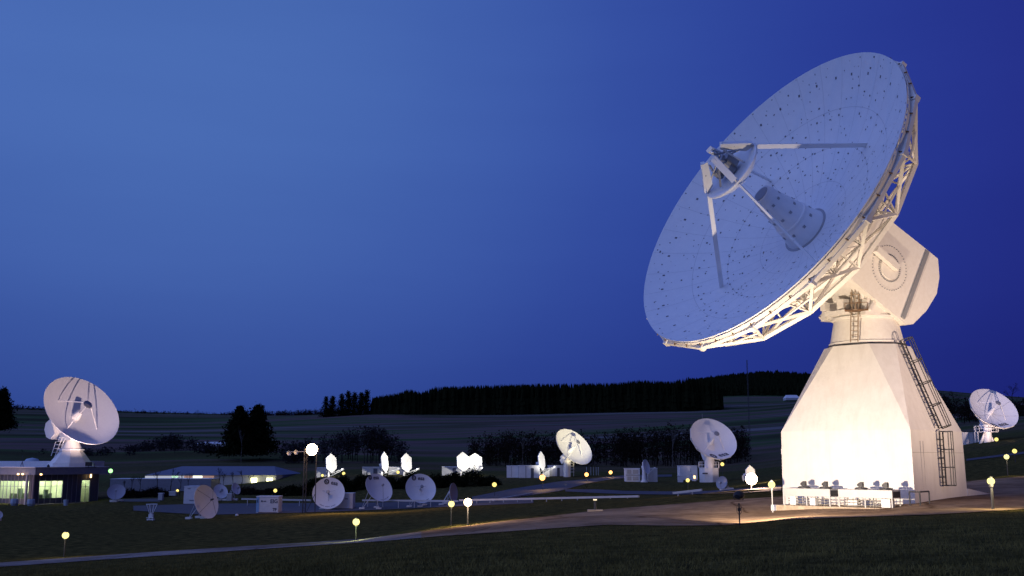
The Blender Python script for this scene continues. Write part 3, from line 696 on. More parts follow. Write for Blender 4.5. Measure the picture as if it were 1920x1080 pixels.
path_lamp(1890, 80, 1.45, .19, 'larger of the two globe lamps on the grass slope at the far right', power=80)
path_lamp(1904, 112, 1.2, .24, 'smaller globe lamp behind and just right of the larger one on the right slope', em=E_globe_far)
path_lamp(1869, 168, .8, .3, 'globe lamp at the foot of the far right dish antenna', em=E_globe_far)
path_lamp(1017, 155, 1.8, .42, 'orange starry lamp on the dark bank below the small white station building', em=E_orange, power=250, col=(1, .6, .2))
path_lamp(1100, 175, 1.2, .33, 'small orange lamp beside the curving side road', em=E_orange, power=120, col=(1, .6, .2))
path_lamp(1145, 195, .9, .33, 'small orange lamp where the side road levels out', em=E_orange, power=120, col=(1, .6, .2))
path_lamp(927, 148, 1.6, .32, 'small yellow lamp in front of the dark round shrubs', em=E_globe_far)
path_lamp(1290, 140, 1.2, .26, 'yellow lamp on the grass left of the domed dish platform', em=E_globe_far)
path_lamp(1355, 215, 2.2, .38, 'greenish yellow lamp right of the dish column platform', em=E_globe_far)
path_lamp(604, 188, 1.4, .24, 'left of the two small greenish lamps by the shrubs above the round dish', em=E_globe_far)
path_lamp(644, 188, 1.4, .28, 'right of the two small greenish lamps by the shrubs above the round dish', em=E_globe_far)
path_lamp(746, 188, 1.4, .28, 'small greenish lamp between the pair of white faceted reflectors', em=E_globe_far)
path_lamp(332, 172, 1.2, .22, 'tiny yellow lamp left of the white cabin', em=E_globe_far)
path_lamp(515, 150, 2.3, .26, 'yellow lamp just above the right end of the lettered container', em=E_globe_far)
path_lamp(204, 172, 4.6, .34, 'green-white lamp on a tall post at the right end of the glazed building', em=E_green, power=60, col=(.6, 1, .5))
# lamp bollard with a flat head, unlit globe
b = base(1116, 56); k = thing('bollard_lamp', b, 'short dark bollard lamp with a small lit cap on the grass beyond the road', 'lamp')
mb = MB(); mb.tube(b-ez*.2, b+ez*.55, .07, n=10); mb.build('post', M_dark, k); mb = MB(); mb.tube(b+ez*.60, b+ez*.66, .10, n=12); mb.build('cap', emitter('cap_glow', (1, .8, .5), 1.5), k)
mb = MB(); mb.box(b+ez*.05, (.8, .5, .14)); mb.build('footing', M_kerb, k)
# flood behind, left of tower
b = base(1409, 78); k = thing('floodlight', b, 'dazzling floodlight shining towards us just left of the big tower', 'floodlight')
mb = MB(); mb.tube(b-ez*.2, b+ez*1.0, .05, n=8); mb.build('post', M_grey, k)
pz = at(1409, 898, 78); mb = MB(); mb.revolve([(.01, .3), (.3, .28), (.47, .0), (.44, -.05)], pz, V((1, 0, 0)), ez, V((0, 1, 0)), 20); mb.build('lamp_head', M_dark, k, True)
mb = MB(); mb.revolve([(.01, -.04), (.42, -.04), (.43, .0)], pz, V((1, 0, 0)), ez, V((0, 1, 0)), 20); mb.build('lens', E_flood, k)
point('rear_flood_light', pz+V((0, -1.3, .5)), 2600, (1, .62, .38), .35)
# floodlight mast with crossbar (the brightest star)
b = base(578, 136); pz = at(585, 843, 136); k = thing('floodlight_mast', b, 'tall lattice mast with the star-bright floodlight, left of the round dish', 'mast')
mb = MB(); pp = [b+V((-.75, 0, 0)), b+V((-.45, .3, 0)), b+V((.85, 0, 0))]
for p in pp: mb.tube(p-ez*.3, V((p.x, p.y, pz.z+.15)), .07, n=6)
zt = pz.z+.1
for i in range(9):
    z0 = b.z+(zt-b.z)*i/9; z1 = b.z+(zt-b.z)*(i+1)/9
    mb.tube((pp[0].x, pp[0].y, z0), (pp[1].x, pp[1].y, z1), .02, n=4); mb.tube((pp[1].x, pp[1].y, z0), (pp[0].x, pp[0].y, z1), .02, n=4)
mb.tube(pp[2]+ez*2.5, pp[2]+V((-1.1, 0, .1)), .04, n=5)
mb.build('mast_pole', M_dark, k)
mb = MB(); mb.tube(pz+V((-3.4, .1, -.3)), pz+V((.9, .1, -.2)), .05, n=6); mb.build('crossbar', M_grey, k)
for dx, dz, e in ((0, 0, 1), (-3.0, -.45, 0), (-2.1, -.35, 0)):
    p = pz+V((dx, 0, dz)); mb = MB(); r = .78 if e else .3
    mb.revolve([(.01, .3), (r*.7, .28), (r, 0), (r*.96, -.03)], p, V((1, 0, 0)), ez, V((0, 1, 0)), 18); hd = mb.build('lamp_head', M_grey if e else M_white, k, True)
    if e: mb = MB(); mb.revolve([(.01, -.1), (.5, -.07), (.74, 0)], p, V((1, 0, 0)), ez, V((0, 1, 0)), 20); mb.build('lens', E_flood, hd)
point('mast_flood_light', pz+V((0, -2.5, -.2)), 500, (1, .62, .34), .5)
spot('mast_flood_beam', pz+V((0, -1, -.3)), pz+V((34, -36, -16)), 16000, 108, (1, .62, .30), 1, .5)

# ------------------------------------------------------------------ medium antennas
def quad_feed(k, refl, fr, R, dv, feedL, subr, sube, legr, leg, coner, mm=M_white):
    mb = MB(); mb.revolve([(.01, feedL), (coner*.55, feedL), (coner, .05), (coner*1.05, 0)], fr.P(0, 0, -dv), fr.u, fr.w, fr.n, 16); mb.build('feed_cone', mm, refl, True)
    mb = MB(); mb.revolve([(.01, sube-.25*subr), (subr, sube), (subr, sube+.15*subr), (.01, sube+.3*subr)], fr.c, fr.u, fr.w, fr.n, 20); mb.build('subreflector', M_grey, refl, True)
    for i in range(4):
        d = 45+90*i; mb = MB(); e = -dv*(1-(legr/R)**2); mb.tube(fr.pol(legr, d, e), fr.pol(subr*.9, d, sube), leg, n=5); mb.build('feed_leg', mm, refl)
def rim_truss(k, fr, R, dv, N=12, t=.06):
    mb = MB(); A = [fr.pol(R*1.0, 360/N*i, -.35) for i in range(N)]; B = [fr.pol(R*.72, 360/N*(i+.5), -dv*.62-.6) for i in range(N)]
    for i in range(N):
        j = (i+1) % N; mb.tube(A[i], A[j], t, n=4); mb.tube(B[i], B[j], t, n=4); mb.tube(A[i], B[i], t*.8, n=4); mb.tube(A[j], B[i], t*.8, n=4); mb.tube(B[i], fr.pol(R*.25, 360/N*(i+.5), -dv-.6), t, n=4)
    mb.build('back_truss', M_struct, k)

# A: roof antenna on the left
Da = 172; ca = at(154.5, 769, Da); na = facing(154.5, 769, .67, .64, .77); fa = Frame(ca, na); RA = 6.75; dA = 2.1
b = at(132, 873, Da+.5); k = thing('dish_antenna', V((b.x, b.y, b.z)), 'large pale pink-lit dish antenna on the flat roof of the glazed building at the left', 'antenna')
mb = MB(); bowl(mb, fa, RA, dA, .15, 64, 12); rf = mb.build('reflector', M_dish, k, True)
quad_feed(k, rf, fa, RA, dA, 1.6, .75, 1.55, 3.9, .07, .75)
mb = MB(); bx = b.x+.0; by = b.y; z0 = b.z
def oct_fr(mb, cx, cy, za, ra, zb, rb, off=22.5):
    A = [V((cx+ra*math.cos(R_(off+45*i)), cy+ra*math.sin(R_(off+45*i)), za)) for i in range(8)]; B = [V((cx+rb*math.cos(R_(off+45*i)), cy+rb*math.sin(R_(off+45*i)), zb)) for i in range(8)]
    mb.add(A+B, [(i, (i+1) % 8, 8+(i+1) % 8, 8+i) for i in range(8)]+[tuple(range(8))[::-1], tuple(range(8, 16))])
za = at(132, 868, Da).z; zb = at(132, 845, Da).z; zc = at(132, 842, Da).z; zd = at(132, 826, Da).z
oct_fr(mb, bx, by, z0-.6, 3.5, za, 3.5, 20); oct_fr(mb, bx, by, za+.01, 3.25, zb, 1.75, 20); mb.build('pedestal', M_conc, k)
mb = MB(); oct_fr(mb, bx, by, zb+.01, 2.0, zc, 2.0, 20); mb.build('collar', M_white, k)
mb = MB(); mb.revolve([(1.65, 0), (1.0, zd-zc), (.01, zd-zc)], V((bx, by, zc)), V((1, 0, 0)), V((0, 1, 0)), ez, 20)
mb.cur = 1; mb.build('neck', [M_struct], k, True)
pv = V((bx, by, zd+1.5)); au = fa.u
mb = MB()
hp = at(104, 806, Da+1.5); fa_n = na
mb.box(V((bx-.3, by, zd+.55)), (3.3, 2.2, 1.1), na.cross(ez).cross(ez).normalized(), na.cross(ez).normalized(), ez)
mb.beam(fa.P(0, 0, -dA-.75), pv-.6*na, 1.8, 2.0, ez); mb.beam(fa.P(0, 0, -dA-.05), fa.P(0, 0, -dA-1.2), .9, .9, ez); mb.build('yoke', M_struct, k)
mb = MB(); o = hp; mb.prism([(1.0, -1.4), (-.6, -1.5), (-1.3, -.6), (-1.2, .8), (-.4, 1.6), (1.0, 1.5)], o, na, fa.w, fa.u, -1.1, 1.1); mb.build('counterweight_housing', M_struct, k)
mb = MB(); mb.beam(hp+.6*na, pv, 1.3, 1.6, ez); mb.build('arm', M_struct, k)
mb = MB(); lb0 = at(104, 846, Da)
for dx in (0, .5): mb.tube(V((lb0.x+dx, by-1, z0+1)), V((lb0.x+dx+1.2, by-1, zd+.4)), .05, n=5)
for i in range(5): mb.ring(V((lb0.x+.3+.2*i, by-1, z0+2.2+.6*i)), V((1, 0, 0)), V((0, 1, 0)), .55, .04, 10, 4)
for dx in (-.35, .9): mb.tube(V((lb0.x+dx, by-1.2, z0+1.6)), V((lb0.x+dx+.6, by-1.2, zd-.2)), .05, n=4)
mb.build('ladder', M_white, k)
# its roof floodlight
fp = at(166, 872, Da-9)
ft = fp+V((2.2, -1.5, .2))
spot('roof_flood_beam', at(165, 868, 163.5), at(152, 752, Da), 10500, 82, (1, .72, .66), .6, .15)

# B, D: column antennas with lattice backs; C: white lit one
def column_antenna(px, py, D, maj, ratio, dx, dy, label, colx, coltop, colbot, colw, style):
    c = at(px, py, D); n = facing(px, py, ratio, dx, dy); f = Frame(c, n); R = maj/2*D/F; dv = R*.36
    bb = at(colx, colbot, D); tt = at(colx, coltop, D)
    # stand the column under the dish centre line
    k = thing('dish_antenna', bb, label, 'antenna', None)
    mb = MB(); bowl(mb, f, R, dv, .1, 56, 10); rf = mb.build('reflector', M_dish, k, True)
    quad_feed(k, rf, f, R, dv, R*.36, R*.11, R*.33, R*.62, .06 if style != 'C' else .045, R*.09)
    if style != 'C': rim_truss(k, f, R, dv)
    mb = MB(); w = colw*D/F/2
    mb.tube(bb-ez*.5, tt-ez*.2, w, w*.95, 16); mb.tube(tt-ez*.35, tt-ez*.1, w*1.2, w*1.2, 16); mb.build('column', M_white, k, True)
    mb = MB(); vtx = f.P(0, 0, -dv-.55); mb.beam(tt-ez*.3, vtx, w*1.5, w*1.6, f.u); mb.beam(vtx-n*.2, vtx+n*.5, w*1.1, w*1.1, f.u); mb.box((tt+vtx)/2-n*.5, (w*2.4, w*1.8, w*1.8), f.u, n, f.w)
    mb.build('yoke', M_struct, k)
    mb = MB(); mb.box(tt-n*1.0+ez*.4, (w*1.6, w*1.4, w*1.4), f.u, n, f.w); mb.tube(tt-n*1.6+ez*.4, tt-n*.2+ez*.4, w*.3, n=6); mb.build('counterweight', M_white, k)
    return k, f, R, dv, bb, tt, w
def platform(k, c, rx, z, m=M_white):
    mb = MB(); mb.tube(c+ez*(z-.08), c+ez*z, rx, rx, 12)
    N = 12
    for i in range(N):
        a = c+V((rx*math.cos(2*math.pi*i/N), rx*math.sin(2*math.pi*i/N), z)); b2 = c+V((rx*math.cos(2*math.pi*(i+1)/N), rx*math.sin(2*math.pi*(i+1)/N), z))
        mb.tube(a, a+ez*1.0, .04, n=4)
        for zz in (.5, 1.0): mb.tube(a+ez*zz, b2+ez*zz, .035, n=4)
    mb.build('railing', m, k)
def dish_marks(rf_parent, f, R, dv, size, a0, b0, tilt, dashes=None, lx=-1.0):
    md, ml = MB(), MB(); ca, sa = math.cos(tilt), math.sin(tilt)
    bowl_text(md, f, R, dv, 'esa', size, a0, b0, tilt, .035)
    logo(md, ml, f, R, dv, a0+lx*size*1.45*ca-sa*.25*size, b0+lx*size*1.45*sa+ca*.25*size, size*.75)
    if dashes:
        r, d0, d1, n_ = dashes
        for i in range(n_):
            d = d0+(d1-d0)*i/(n_-1)
            if (i*7) % 5 == 3: continue
            t = R_(d); w_ = r*R_((d1-d0)/n_)*.36; x, y = r*math.cos(t), r*math.sin(t); tx, ty = -math.sin(t), math.cos(t); hh = R*.018
            md.add([surf(f, R, dv, x+a*w_*tx+b_*hh*math.cos(t), y+a*w_*ty+b_*hh*math.sin(t), .035) for a, b_ in ((-1, -1), (1, -1), (1, 1), (-1, 1))], [(0, 1, 2, 3)])
    md.build('lettering', M_ink, rf_parent, fix=False); ml.build('emblem_detail', M_white, rf_parent, fix=False)

k, f, R, dv, bb, tt, w = column_antenna(1338, 822, 180, 91, .72, .56, .83, 'lettered dish on a round column with a railed base house, left of the big tower', 1330, 852, 905, 19, 'B')
refB = [o for o in k.children if o.name.startswith('reflector')][0]
dish_marks(refB, f, R, dv, R*.34, R*.28, -R*.78, .18)
pc = V((bb.x, bb.y, bb.z)); zpl = at(1330, 877, 180).z-bb.z
platform(k, pc, 1.75, zpl)
mb = MB(); oct_fr(mb, bb.x, bb.y, bb.z-.8, 1.75, bb.z+zpl-.09, 1.75, 10); mb.build('base_house', M_cont, k)
mb = MB(); mb.tube(f.P(-.2*R, R*.98, 0), f.P(-.2*R, R*.98, 0)+ez*.9, .03, n=4); mb.build('lightning_rod', M_grey, k)
mb = MB(); mb.box(bb+V((-1.0, -1.7, 1.6)), (.9, .05, .22)); mb.build('sign_strip', M_ink, k)

k, f, R, dv, bb, tt, w = column_antenna(1076.5, 837, 195, 80, .58, .69, .72, 'warm white floodlit dish on a thick column beside the small station building', 1063, 862, 893, 13, 'C')
mb = MB()
for i in range(5): mb.ring(V((tt.x+.9, tt.y-.5, bb.z+.8+.55*i)), V((1, 0, 0)), V((0, 1, 0)), .4, .04, 8, 4)
for s in (-.3, .3): mb.tube(V((tt.x+.9+s, tt.y-.7, bb.z)), V((tt.x+.9+s, tt.y-.7, tt.z)), .04, n=4)
mb.build('ladder', M_white, k)
spot('white_dish_flood', at(1125, 893, 180), at(1079, 828, 195), 21000, 34, (1, .86, .55), .6, .15)

k, f, R, dv, bb, tt, w = column_antenna(1864, 765, 178, 91, .64, .62, .78, 'lettered dish on a railed column at the far right, behind the big tower', 1851, 795, 829, 15, 'D')
refD = [o for o in k.children if o.name.startswith('reflector')][0]
dish_marks(refD, f, R, dv, R*.34, R*.15, -R*.80, .22)
mb = MB()
for i in range(8):
    d = 22+45*i; P = [surf(f, R, dv, r*math.cos(R_(d)), r*math.sin(R_(d)), .02)+s*.02*(-math.sin(R_(d))*f.u+math.cos(R_(d))*f.w) for r in lsp(R*.12, R*.97, 8) for s in (-1, 1)]
    mb.add(P, [(2*j, 2*j+1, 2*j+3, 2*j+2) for j in range(7)])
mb.build('panel_seams', M_grey, refD, fix=False)
platform(k, bb+V((0, 0, 0)), 1.9, 1.75)
mb = MB()
for s in (-1, 1): mb.beam(bb+V((s*1.2, 0, -.3)), bb+V((s*.3, 0, 1.6)), .35, .35, V((0, 1, 0)))
mb.tube(bb+V((-1.5, 0, 0)), bb+V((-1.5, 0, 1.7)), .06, n=5); mb.tube(bb+V((-1.9, .3, 0)), bb+V((-1.9, .3, 1.7)), .06, n=5)
mb.build('support_leg', M_white, k)
spot('column_dish_flood', at(1420, 900, 166), at(1338, 825, 180), 15000, 50, (1, .72, .62), .6, .15)
spot('far_right_dish_flood', at(1905, 826, 166), at(1862, 768, 178), 8500, 60, (1, .74, .66), .6, .15)

# ------------------------------------------------------------------ ground dishes
def ground_dish(px, py, D, maj, ratio, dx, dy, label, basey, feed='arm', marks=True, m=M_dish, name='dish_antenna', cross=False, dash=(-125, -60), txt=(.30, .60, -.25), lg=1):
    c = at(px, py, D); n = facing(px, py, ratio, dx, dy); f = Frame(c, n); R = maj/2*D/F; dv = R*.26
    g = base(px, D); gzv = g.z; k = thing(name, V((c.x, D, gzv)), label, 'antenna')
    mb = MB(); bowl(mb, f, R, dv, .06, 48, 8); rf = mb.build('reflector', m, k, True)
    vtx = f.P(0, 0, -dv-.06); hub = vtx-.35*n
    mb = MB(); mb.tube(vtx, hub, R*.16, n=10); mb.build('hub', M_white, k)
    hor = V((n.x, n.y, 0)).normalized(); sd = V((-hor.y, hor.x, 0)); L = max(.5, hub.z-gzv)
    feet = [hub-hor*L*.55+sd*L*.5, hub-hor*L*.55-sd*L*.5, hub+hor*L*.35]
    feet = [V((p.x, p.y, gz(p.x, p.y))) for p in feet]
    for p in feet:
        mb = MB(); mb.tube(p, hub, .05, n=6); mb.build('leg', M_galv, k)
    for p in feet[:2]:
        mb = MB(); mb.tube(p+ez*.1, f.pol(R*.8, 90, -.4*dv-.1) if False else f.P((1 if p is feet[0] else -1)*R*.45, R*.25, -dv*.75-.08), .035, n=5); mb.build('brace', M_galv, k)
    for p in feet:
        mb = MB(); mb.box(p+ez*.08, (.7, .7, .3)); mb.build('footing', M_conc, k)
    fe = R*.62
    if feed == 'arm':
        mb = MB(); e = f.P(0, -R*.97, 0); tip = f.P(0, -R*.05, fe*.7); mb.tube(e, tip, .035, n=5); mb.tube(tip-.18*n, tip+.12*n, .14, n=8); mb.build('feed_arm', M_grey, rf)
    elif feed == 'cross':
        mb = MB(); tip = f.P(0, 0, fe*.75)
        for i in range(4): mb.tube(f.pol(R*.97, 40+90*i, 0), tip, .022, n=4)
        mb.tube(tip-.3*n, tip+.15*n, .1, n=8); mb.build('feed_struts', M_dark, rf)
    elif feed == 'centre':
        mb = MB(); tip = f.P(0, 0, fe*.5); mb.tube(f.P(0, 0, -dv), tip, .10, .07, n=8); mb.tube(tip, tip+.12*n, .26, .2, n=10)
        for i in range(3): mb.tube(f.pol(R*.45, 30+120*i, -dv*.8), tip, .018, n=4)
        mb.build('feed_horn', M_grey, rf)
    if marks:
        dish_marks(rf, f, R, dv, R*txt[3] if len(txt) > 3 else R*.34, R*txt[0], R*txt[1], txt[2], (R*.84, dash[0], dash[1], 14))
    return k, f, R
ground_dish(616, 924.5, 142, 59, .96, -.3, .9, 'nearly face-on round lettered dish, nearest the bright floodlight mast', 957, 'centre', txt=(.30, .56, -.22))
ground_dish(711, 914, 142, 57, .72, .74, .67, 'lettered dish turned sideways with a feed arm, middle of the three lettered ground dishes', 955, 'arm', dash=(-95, -50), txt=(.05, .66, -.02))
ground_dish(789, 915.5, 142, 57, .90, .5, .85, 'lettered dish standing over the white rail, rightmost of the three lettered ground dishes', 951, 'centre', dash=(-110, -55), txt=(.10, .62, -.08))
kf, ff, Rf = ground_dish(387, 940.5, 130, 63, .64, .94, .34, 'tall oval warm-lit dish with crossed feed wires in front of the white cabin', 972, 'cross', False)
ground_dish(414, 921, 163, 28, .8, .7, .7, 'small white dish with a grey feed right of the tall oval dish', 938, 'centre', False)
ground_dish(443, 916, 163, 22, .62, .85, .4, 'small narrow white dish on a cluttered mount beside the pale box', 938, 'arm', False, name='small_dish')
ground_dish(218, 922, 160, 32, .86, -.2, 1, 'grey mesh-like dish at the right corner of the glazed building', 941, 'arm', False, mat('grey_dish', (.30, .30, .36), .7))
ground_dish(851, 923, 140, 34, .42, 1, .1, 'narrow dim dish seen nearly edge-on behind the glaring lamp', 948, 'none', False, mat('dim_dish', (.34, .31, .34), .7))
ground_dish(1353, 905, 122, 24, .82, -.8, .3, 'thin dim round dish low beside the road left of the dazzling floodlight', 921, 'arm', False, mat('glassy_dish', (.28, .30, .36), .4))
ground_dish(-2, 964.5, 118, 15, .8, .6, .5, 'small pale dish cut off by the left edge', 970, 'none', False, name='small_dish')

# wire-frame feed stand pointing up
b = base(283, 128); k = thing('feed_stand', b, 'upturned wire-frame cone antenna on a small white stand in the grass, left', 'antenna')
mb = MB(); T_ = b+ez*1.95; B_ = b+ez*.85; mb.ring(T_, V((1, 0, 0)), V((0, 1, 0)), .66, .035, 20, 5)
for i in range(8): a = 2*math.pi*i/8; mb.tube(B_+V((.22*math.cos(a), .22*math.sin(a), 0)), T_+V((.66*math.cos(a), .66*math.sin(a), 0)), .025, n=4)
mb.build('wire_cone', M_white, k)
mb = MB(); mb.box(b+ez*.55, (.5, .5, .45)); mb.tube(b+ez*.7, b+ez*.95, .2, n=8)
for i in range(4): a = R_(45+90*i); mb.tube(b+V((.5*math.cos(a), .5*math.sin(a), -.05)), b+V((.2*math.cos(a), .2*math.sin(a), .5)), .04, n=5)
mb.tube(b+V((-.45, -.45, .35)), b+V((.45, -.45, .35)), .04, n=5); mb.box(b+V((0, -.1, .12)), (.8, .6, .12)); mb.build('stand', M_white, k)

# ------------------------------------------------------------------ white faceted reflectors on the upper terrace
def hex_reflector(px, py, D, hpx, wpx, label, arm=True, tilt=0):
    c = at(px, py, D); n = facing(px, py, max(.28, wpx/hpx/.98), 1, .12); f = Frame(c, n); R = hpx/2*D/F; g = base(px, D)
    k = thing('faceted_reflector', V((c.x, D, g.z)), label, 'antenna', 'floodlit faceted reflectors')
    mb = MB(); n6 = 6; e1 = [f.pol(R, 90+60*i, 0) for i in range(6)]; e2 = [f.pol(R*.5, 90+60*i, -R*.12) for i in range(6)]; cc = f.P(0, 0, -R*.16); bk = [f.pol(R*.95, 90+60*i, -.18) for i in range(6)]; bc_ = f.P(0, 0, -R*.16-.3)
    mb.add(e1+e2+[cc]+bk+[bc_], [(i, (i+1) % 6, 6+(i+1) % 6, 6+i) for i in range(6)]+[(6+i, 6+(i+1) % 6, 12) for i in range(6)]+[(i, 13+i, 13+(i+1) % 6, (i+1) % 6) for i in range(6)]+[(13+i, 19, 13+(i+1) % 6) for i in range(6)])
    rf = mb.build('reflector', M_white, k)
    bkp = f.P(0, -R*.2, -R*.16-.3)
    mb = MB(); mb.tube(V((bkp.x, bkp.y, g.z-.3)), bkp-ez*.2, .22, .18, 10); mb.beam(bkp-n*.5, bkp+ez*.1, .5, .5, f.w); mb.build('column', M_white, k)
    mb = MB(); mb.tube(f.P(-.4, 0, -.5), f.P(-.4, -R*.8, -1.0), .05, n=5); mb.tube(f.P(.4, R*.4, -.3), f.P(.3, -R*.8, -1.0), .05, n=5); mb.box(f.P(0, -R*.4, -.8), (.9, .6, .5), f.u, f.w, f.n); mb.build('back_frame', M_grey, k)
    if arm:
        mb = MB(); a = f.P(0, -R*1.0, -.3); tip = f.P(0, -R*.72, R*1.3)
        for s in (-.3, .3): mb.tube(a+s*f.u, tip, .05, n=5); mb.tube(a+s*f.u-ez*.5, tip-ez*.15, .04, n=4)
        for t in (.25, .5, .75): mb.tube(a.lerp(tip, t)-.3*f.u, a.lerp(tip, t)-ez*.35+.3*f.u, .03, n=4)
        mb.box(tip, (.35, .35, .45), f.u, f.w, f.n); mb.build('feed_arm', M_galv, k)
    return k, c, n
HX = [(621.5, 868.5, 200, 37, 21, 'white floodlit faceted reflector directly above the nearly face-on lettered dish'),
      (722, 867, 200, 40, 14, 'slim white floodlit faceted reflector, left of the close-set pair above the middle dishes'),
      (762.5, 868, 200, 37, 21, 'wider white floodlit faceted reflector, right of the close-set pair above the middle dishes'),
      (868.5, 866, 200, 37, 25, 'white floodlit faceted reflector touching its neighbour, left one behind the dark shrubs'),
      (891, 866.5, 203, 34, 29, 'white floodlit faceted reflector partly behind twigs, right one behind the dark shrubs'),
      (1016, 864.5, 194, 37, 13, 'thin white faceted reflector in front of the small station building')]
for i, (px, py, D, hp_, wp, lb_) in enumerate(HX):
    k_, c_h, n_h = hex_reflector(px, py, D, hp_, wp, lb_)
    lp = c_h+n_h*2.6+V((.3, -3.6, -1.5)); spot('reflector_flood', lp, c_h, 2700 if i < 5 else 2200, 75, (1, .95, .84), .7, .15)
# one behind the dazzling flood
hex_reflector(1408, 888, 130, 31, 17, 'white reflector glowing just behind the dazzling floodlight by the big tower', False)
spot('near_reflector_flood', at(1452, 888, 121), at(1407, 886, 130), 6000, 60, (1, .8, .6), .6, .1)

# small blue dish on a cone pedestal with boxes
b = base(1208, 175); c = at(1212.5, 875, 175); n = facing(1212, 875, .42, 1, .25); f = Frame(c, n); k = thing('dish_antenna', b, 'small bluish dish seen edge-on, on a cone pedestal between grey equipment boxes', 'antenna')
mb = MB(); bowl(mb, f, 1.25, .3, .06, 32, 6); rf = mb.build('reflector', M_dish, k, True)
mb = MB(); mb.tube(b-ez*.2, b+ez*.25, .65, .6, 14); mb.tube(b+ez*.25, b+ez*2.0, .42, .28, 14); mb.build('pedestal', M_white, k, True)
mb = MB(); mb.box(c-n*.5-ez*.1, (.6, .6, .8), f.u, f.n, f.w); mb.beam(b+ez*2.0, c-n*.3, .4, .4, f.w); mb.tube(c-n*.6+ez*.1, c-n*.6+ez*.9, .2, n=8); mb.build('drive_head', M_white, k)
mb = MB(); mb.tube(f.P(0, -1.2, 0), f.P(0, -.5, 1.4), .04, n=5); mb.box(f.P(0, -.5, 1.4), (.2, .2, .25), f.u, f.w, f.n); mb.build('feed_arm', M_white, rf)

# ------------------------------------------------------------------ cabins, boxes and station buildings
def wall_boxes(px0, px1, pyt, pyb, D, depth, name, label, cat, m=M_cont, roof=True, doors=(), group=None, extra=None, rot=0):
    a = at(px0, pyb, D); b2 = at(px1, pyb, D); t = at(px0, pyt, D); W_ = b2.x-a.x; H_ = t.z-a.z
    X = V((math.cos(rot), math.sin(rot), 0)); Y = V((-math.sin(rot), math.cos(rot), 0)); O = V((a.x, D, a.z))
    k = thing(name, O+X*W_/2, label, cat, group)
    mb = MB(); mb.box(O+X*W_/2+Y*depth/2+ez*(H_/2-.15), (W_, depth, H_-.06+.3), X, Y, ez); body = mb.build('wall', m, k)
    if roof: mb = MB(); mb.box(O+X*W_/2+Y*depth/2+ez*(H_+.0), (W_+.12, depth+.12, .08), X, Y, ez); mb.build('roof', M_white, k)
    for (u0, u1, v0, v1, mm, nm) in doors:
        mb = MB(); mb.box(O+X*W_*(u0+u1)/2-Y*.02+ez*H_*(v0+v1)/2, (W_*(u1-u0), .05, H_*(v1-v0)), X, Y, ez); mb.build(nm, mm, k)
    return k, O, X, Y, W_, H_
Dk = M_dark
wall_boxes(950, 972, 873.5, 894, 193, 4, 'equipment_cabin', 'bluish white cabin, leftmost end of the small station building row', 'cabin', doors=[(.38, .42, 0, 1, M_grey, 'panel_joint')], rot=.0)
wall_boxes(972.5, 1012, 873, 896, 192, 4, 'station_building', 'small white station building with a dark doorway behind the thin faceted reflector', 'building', doors=[(.58, .72, 0, .8, M_panel, 'door'), (.05, .22, .05, .55, M_cont, 'panel'), (.32, .36, 0, 1, M_grey, 'downpipe')])
wall_boxes(1018, 1030, 878, 893, 196, 2, 'equipment_box', 'white box cabinet right of the thin faceted reflector', 'cabinet', doors=[(.2, .8, .1, .8, M_grey, 'grille')])
wall_boxes(1028, 1058, 873, 893, 199, 3, 'equipment_cabin', 'grey blue cabin directly left of the white dish column', 'cabin', doors=[(.55, .72, 0, .8, M_panel, 'door'), (.1, .2, .1, .8, M_grey, 'grille')])
wall_boxes(592, 612, 877, 893, 203, 3, 'equipment_cabin', 'dim cabin behind the left faceted reflector', 'cabin', M_wall)
wall_boxes(679, 715, 876, 893, 203, 3, 'equipment_cabin', 'grey cabin with a dark door left of the slim faceted reflector', 'cabin', M_wall, doors=[(.58, .78, 0, .85, M_panel, 'door')])
wall_boxes(729, 756, 876, 893, 204, 3, 'equipment_cabin', 'grey cabin between the close-set faceted reflectors', 'cabin', M_wall)
wall_boxes(828.5, 862, 875, 893, 203, 3, 'equipment_cabin', 'grey cabin with a dark door left of the touching faceted reflectors', 'cabin', M_wall, doors=[(.6, .78, 0, .85, M_panel, 'door')])
wall_boxes(1173.5, 1200, 878.5, 903, 176, 2.4, 'equipment_box', 'stacked grey cabinets left of the small edge-on blue dish', 'cabinet', M_cont, doors=[(.02, .98, .48, .52, M_dark, 'gap'), (.1, .4, .6, .9, M_grey, 'grille'), (.5, .9, .6, .9, M_grey, 'grille'), (.1, .4, .1, .4, M_grey, 'grille'), (.5, .9, .1, .4, M_grey, 'grille')])
wall_boxes(1216, 1233, 878, 902, 177, 2, 'equipment_box', 'plain grey cabinet right of the small edge-on blue dish', 'cabinet', M_wall, doors=[(.48, .52, 0, 1, M_grey, 'panel_joint')])
wall_boxes(1275.5, 1308, 873.5, 897, 182, 3, 'equipment_cabin', 'white cabin with a lit hatch at its foot left of the railed dish column', 'cabin', M_cont, doors=[(.58, .64, .5, .8, M_plastic, 'vent')])
wall_boxes(1299, 1305.5, 889, 899, 178, .8, 'equipment_box', 'tiny box with a glowing square panel at the foot of the railed dish column', 'cabinet', M_cont, doors=[(.3, .7, .2, .7, E_small, 'lit_panel')])
wall_boxes(1272, 1281, 892, 901, 178, .8, 'equipment_box', 'slanted pale box at the left corner of the white cabin beside the dish column', 'cabinet', M_cont)
wall_boxes(1806, 1837, 811, 832, 184, 3, 'equipment_cabin', 'bluish cabin right behind the big tower, left of the far right dish', 'cabin', M_cont, doors=[(.35, .37, 0, 1, M_grey, 'panel_joint'), (.62, .64, 0, 1, M_grey, 'panel_joint')])
k, O, X, Y, W_, H_ = wall_boxes(344, 376, 912, 941, 158, 3, 'cabin', 'white cabin with small markings behind the tall oval dish', 'cabin', M_cont)
mb = MB()
